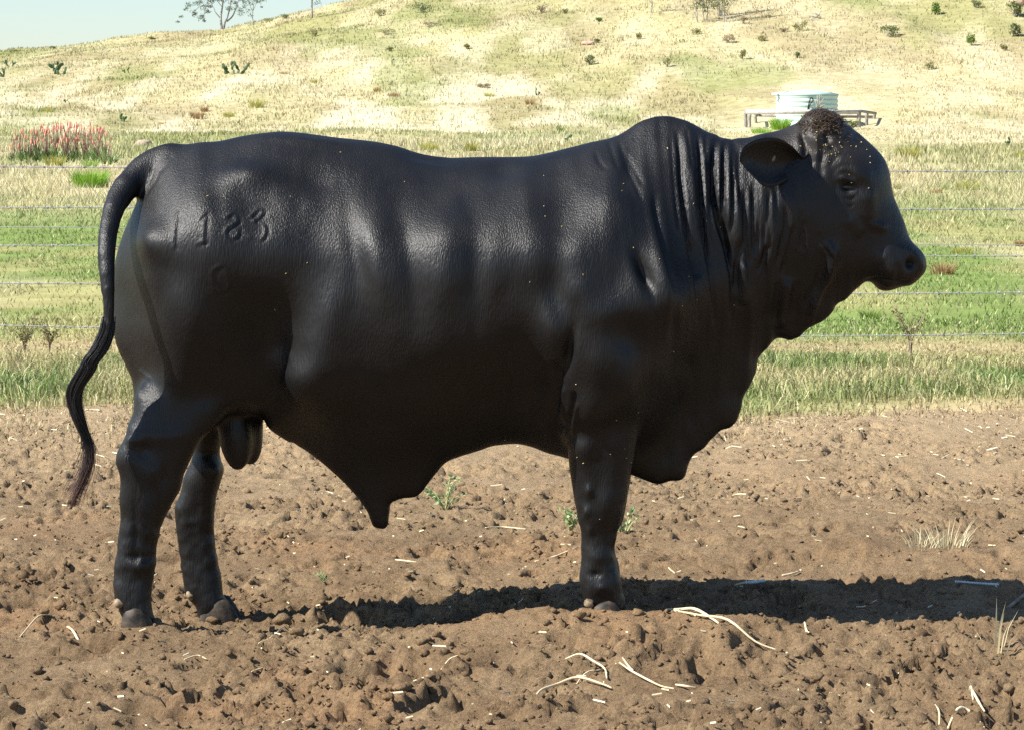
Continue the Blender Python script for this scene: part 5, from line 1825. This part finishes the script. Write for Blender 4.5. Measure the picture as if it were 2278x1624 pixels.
STRAWS = [([(1485, 1357), (1510, 1366), (1545, 1379), (1580, 1396), (1605, 1410)], .0075, .02), ([(1500, 1372), (1560, 1388), (1620, 1416), (1680, 1430), (1735, 1438)], .006, .02),
          ([(1188, 1568), (1205, 1545), (1240, 1530), (1285, 1527), (1340, 1540), (1362, 1543)], .006, .03), ([(1258, 1480), (1290, 1488), (1320, 1498), (1345, 1515), (1350, 1530)], .005, .03), ([(1385, 1485), (1400, 1510), (1408, 1525)], .005, .02),
          ([(1378, 1515), (1400, 1523), (1430, 1530), (1470, 1540), (1500, 1547)], .005, .01), ([(1490, 1520), (1520, 1540), (1552, 1541)], .005, .01), ([(1255, 1545), (1300, 1512), (1340, 1505)], .0035, .02),
          ([(45, 1410), (85, 1402), (115, 1388)], .004, .02), ([(130, 1390), (160, 1408), (185, 1425), (205, 1440)], .006, .02), ([(575, 1440), (600, 1420), (635, 1400)], .003, .02), ([(410, 1478), (440, 1470), (460, 1475)], .004, .01),
          ([(2100, 1608), (2130, 1594), (2160, 1592), (2190, 1610)], .006, .03), ([(2162, 1550), (2175, 1570), (2190, 1592)], .006, .01), ([(1635, 1310), (1660, 1309), (1692, 1305)], .006, .01), ([(1480, 1245), (1490, 1270), (1505, 1288)], .004, .01),
          ([(1130, 1332), (1155, 1330), (1180, 1325)], .005, .01), ([(1190, 1245), (1230, 1238), (1285, 1228)], .006, .01), ([(700, 1108), (730, 1102), (760, 1110)], .004, .02), ([(1740, 1280), (1760, 1276), (1778, 1272)], .006, .005),
          ([(2155, 1545), (2160, 1550), (2166, 1560)], .005, .005), ([(1520, 1105), (1560, 1096), (1630, 1104)], .005, .01), ([(1610, 1102), (1640, 1098), (1660, 1104)], .006, .01), ([(1080, 1175), (1120, 1170), (1170, 1178)], .005, .01),
          ([(1120, 1120), (1135, 1128), (1145, 1140)], .005, .01), ([(880, 1245), (905, 1250), (930, 1252)], .005, .01), ([(640, 1200), (655, 1205), (665, 1210)], .005, .0), ([(2080, 1560), (2090, 1600), (2085, 1615)], .004, .02),
          ([(1790, 1395), (1795, 1410), (1800, 1420)], .006, .0), ([(1905, 1350), (1925, 1344), (1950, 1340)], .004, .0), ([(320, 1290), (335, 1300), (345, 1312)], .005, .0), ([(560, 1500), (580, 1490), (600, 1480)], .004, .01), ([(980, 1500), (1000, 1490), (1020, 1488)], .0035, .01)]
for i, (pts, r, ar) in enumerate(STRAWS):
    r *= 0.72
    P = lay(pts, r, 0.003, ar * 0.45)
    c = P.mean(0)
    mb = MB()
    cc = catmull(P - c, 4)
    mb.tube(cc, r * np.concatenate([np.linspace(.7, 1, len(cc) // 2), np.linspace(1, .6, len(cc) - len(cc) // 2)]), 6)
    own = {0: 'thick bleached stalk lying on the dirt ridge just in front of the bull foreleg', 1: 'long thin straw trailing from the thick stalk near the bull foreleg', 2: 'longest arching straw of the tangled straw bundle on bare dirt',
           8: 'pale straw lying on the dirt below the bull tail', 9: 'thick tan straw lying on the dirt behind the near hind hoof', 12: 'hooped straw arching over the dirt beside a short white stalk', 17: 'straight tan straw lying right behind the bull foreleg', 18: 'forked pale straw on the dirt between hind legs and sheath'}.get(i)
    link('dry_straw', mb.mesh('dry_straw', M_STRAW, True), None, own or ('short ' if len(pts) < 4 else 'long ') + 'bleached dry straw stalk lying on the dirt', 'straw', None if own else ('short ' if len(pts) < 4 else 'long ') + 'straw stalks lying on the dirt', None, tuple(c))
for pts, r, mt, lb, nm, ct in [([(2300, 1318), (2278, 1332), (2240, 1352)], .009, M_TWIG, 'bare grey twig sticking out of the dark ground shadow', 'dry_twig', 'twig'), ([(2125, 1314), (2170, 1313), (2222, 1315)], .006, M_STICK, 'long pale blue stick lying in the bull shadow', 'pale_stick', 'stick'), ([(1660, 1312), (1680, 1309), (1700, 1306)], .008, M_STICK, 'short pale blue stick lying in the bull shadow', 'pale_stick', 'stick')]:
    r *= 0.7
    P = lay(pts, r, .006, .0)
    c = P.mean(0)
    mb = MB()
    mb.tube(catmull(P - c, 4), r, 6)
    link(nm, mb.mesh(nm, mt, True), None, lb, ct, None, None, tuple(c))

# small litter, past counting
rs = np.random.default_rng(90)
n = 900
y = 6.7 * (15.6 / 6.7) ** (rs.random(n) ** 0.75)
x = rs.uniform(-1, 1, n) * (0.22 * y + 0.5)
z = dirt_z(x[:, None].copy(), y[:, None].copy())[:, 0]
ln = (.005 + .034 * rs.random(n) ** 2.2) * (0.6 + 0.8 * sstep(10, 14, y))
a = rs.uniform(0, 6.28, n)
up = rs.uniform(-.15, .35, n)
d = np.stack([np.cos(a), np.sin(a), up], -1)
w = np.stack([-np.sin(a), np.cos(a), 0 * a], -1) * (rs.uniform(.0009, .0022, n) * (1 + .5 * sstep(9, 14, y)))[:, None]
u = np.array([0, 0, 1.0]) * 0.002
p = np.stack([x, y, z + .006], -1)
e = d * ln[:, None]
V = np.stack([p - e - w, p - e + w, p + e + w, p + e - w, p - e * 0.9 + u * 2, p + e * 0.9 + u * 2], 1)
Q = np.concatenate([(np.arange(n) * 6)[:, None] + np.array(q) for q in ([0, 4, 5, 3], [1, 2, 5, 4])])
c = (STRAW + (np.array([0.78, 0.70, 0.50]) - STRAW) * rs.random((n, 1))) * rs.uniform(.6, 1.1, (n, 1))
link('straw_litter', mesh_np('straw_litter', V.reshape(-1, 3), Q, np.repeat(c[:, None], 6, 1).reshape(-1, 3), False, tint_mat('litter', 0.7)), label='tiny bits of straw littered over the dirt yard', cat='litter', kind='stuff')

# bigger clods
for i, (px, py, r) in enumerate([(905, 1432, .024), (630, 1398, .035), (985, 1458, .022), (660, 1420, .026), (820, 1470, .02), (1040, 1462, .022), (1945, 1460, .026), (2040, 1600, .04), (1000, 1440, .02), (480, 1545, .024), (300, 1500, .022), (1555, 1580, .035), (1430, 1570, .03), (1650, 1590, .03), (1820, 1510, .028), (360, 1460, .02), (80, 1500, .026), (1120, 1590, .035), (700, 1600, .03), (1215, 1395, .018)]):
    g = yard_hit(px, py)
    rs = np.random.default_rng(400 + i)
    V, T = ICO2
    r *= 0.75
    V = V * (1 + 0.5 * (rs.random((len(V), 1)) - 0.5)) * np.array([r * rs.uniform(.9, 1.3), r * rs.uniform(.8, 1.1), r * .8])
    link('soil_clod', mesh_np('soil_clod', V, T, None, False, M_DIRT), None, 'hard brown lump of soil lying on the trodden dirt', 'clod', 'big clods on the dirt', None, (g[0], g[1], dz1(g[0], g[1]) + r * .35))

# weeds and grass tufts on the dirt
DRYG = ((0.55, 0.47, 0.27), (0.74, 0.68, 0.46))


def dirt_spot(px, py):
    g = yard_hit(px, py)
    return np.array([g[0], g[1], dz1(g[0], g[1])])


tussock(0, 0, .26, .13, DRYG, 'pale dry grass tuft growing on a low mound of dirt', None, 921, 130, 'dry_grass_tuft', dirt_spot(2100, 1205), 0.9, .004, 'grass tuft')
tussock(0, 0, .16, .09, DRYG, 'small dry grass tuft beside the low dirt mound', None, 922, 60, 'dry_grass_tuft', dirt_spot(2045, 1208), 1.1, .004, 'grass tuft')
tussock(0, 0, .14, .08, DRYG, 'withered straw tuft behind the low dirt mound', None, 923, 40, 'dry_grass_tuft', dirt_spot(2232, 1228), 1.0, .003, 'grass tuft')
tussock(0, 0, .10, .17, DRYG, 'upright broken straw stubble on bare dirt right of the bull', None, 924, 7, 'straw_stubble', dirt_spot(2215, 1440), 0.7, .007, 'stubble')
for px, py, s, lb, seed in ((990, 1135, .16, 'small green seedling weed under the bull belly', 931), (1268, 1195, .15, 'pale green weed just behind the bull foreleg', 932), (1388, 1195, .14, 'leafy green weed in front of the bull foreleg', 933), (720, 1295, .05, 'tiny dark green sprout on the bare dirt', 934)):
    p = dirt_spot(px, py)
    o = thing('weed', tuple(p), lb, 'weed')
    rs = np.random.default_rng(seed)
    mb = MB()
    lf = MB()
    for j in range(7):
        a = rs.uniform(0, 6.28)
        e = np.array([math.cos(a) * .55 * s, math.sin(a) * .55 * s, s * rs.uniform(.35, .95)])
        path = catmull(np.array([[0, 0, -.01], e * np.array([.4, .4, .6]), e]), 4)
        mb.tube(path, np.linspace(.004, .0015, len(path)) * s / .15, 4)
        leaf_cloud(lf, [path[k] for k in range(3, len(path), 2)], [np.array([.02, .02, .012]) * s / .15] * 3, [4] * 3, .011 * s / .15, [np.array([.22, .32, .12]), np.array([.42, .52, .26])], rs)
    link('stem', mb.mesh('stem', noise_mat('weed_stem', (0.28, 0.28, 0.12), (0.42, 0.40, 0.2), 20, .7, 0)), o)
    link('leaves', lf.mesh('leaves', M_LEAF), o)
# tall dry weeds along the fence
for px, py, hpx, lb, seed in ((2025, 812, 130, 'tall dry brown weed standing at the fence below the bull muzzle', 941), (1675, 775, 40, 'short dry weed by the fence under the bull throat', 942), (55, 795, 90, 'thin dark dry weed at the fence behind the tail', 943), (110, 790, 60, 'slender brown weed stem at the fence beside a taller one', 944)):
    g = ground_hit(px, py)
    s = hpx * g[1] / F_PX
    o = thing('dry_weed', tuple(g), lb, 'weed')
    rs = np.random.default_rng(seed)
    mb = MB()
    lf = MB()
    tips = []
    for j in range(6):
        a = rs.uniform(0, 6.28)
        e = np.array([math.cos(a) * .30 * s, math.sin(a) * .3 * s, s * rs.uniform(.6, 1.05)])
        path = catmull(np.array([[0, 0, -.02], e * np.array([.2, .2, .55]), e]), 4)
        mb.tube(path, np.linspace(.005, .002, len(path)), 4)
        tips += [path[k] for k in range(4, len(path))]
    leaf_cloud(lf, tips, [np.array([.03, .03, .03])] * len(tips), [4] * len(tips), .012, [np.array([.13, .11, .05]), np.array([.27, .24, .11])], rs)
    link('stem', mb.mesh('stem', M_TWIG), o)
    link('leaves', lf.mesh('leaves', M_LEAF), o)
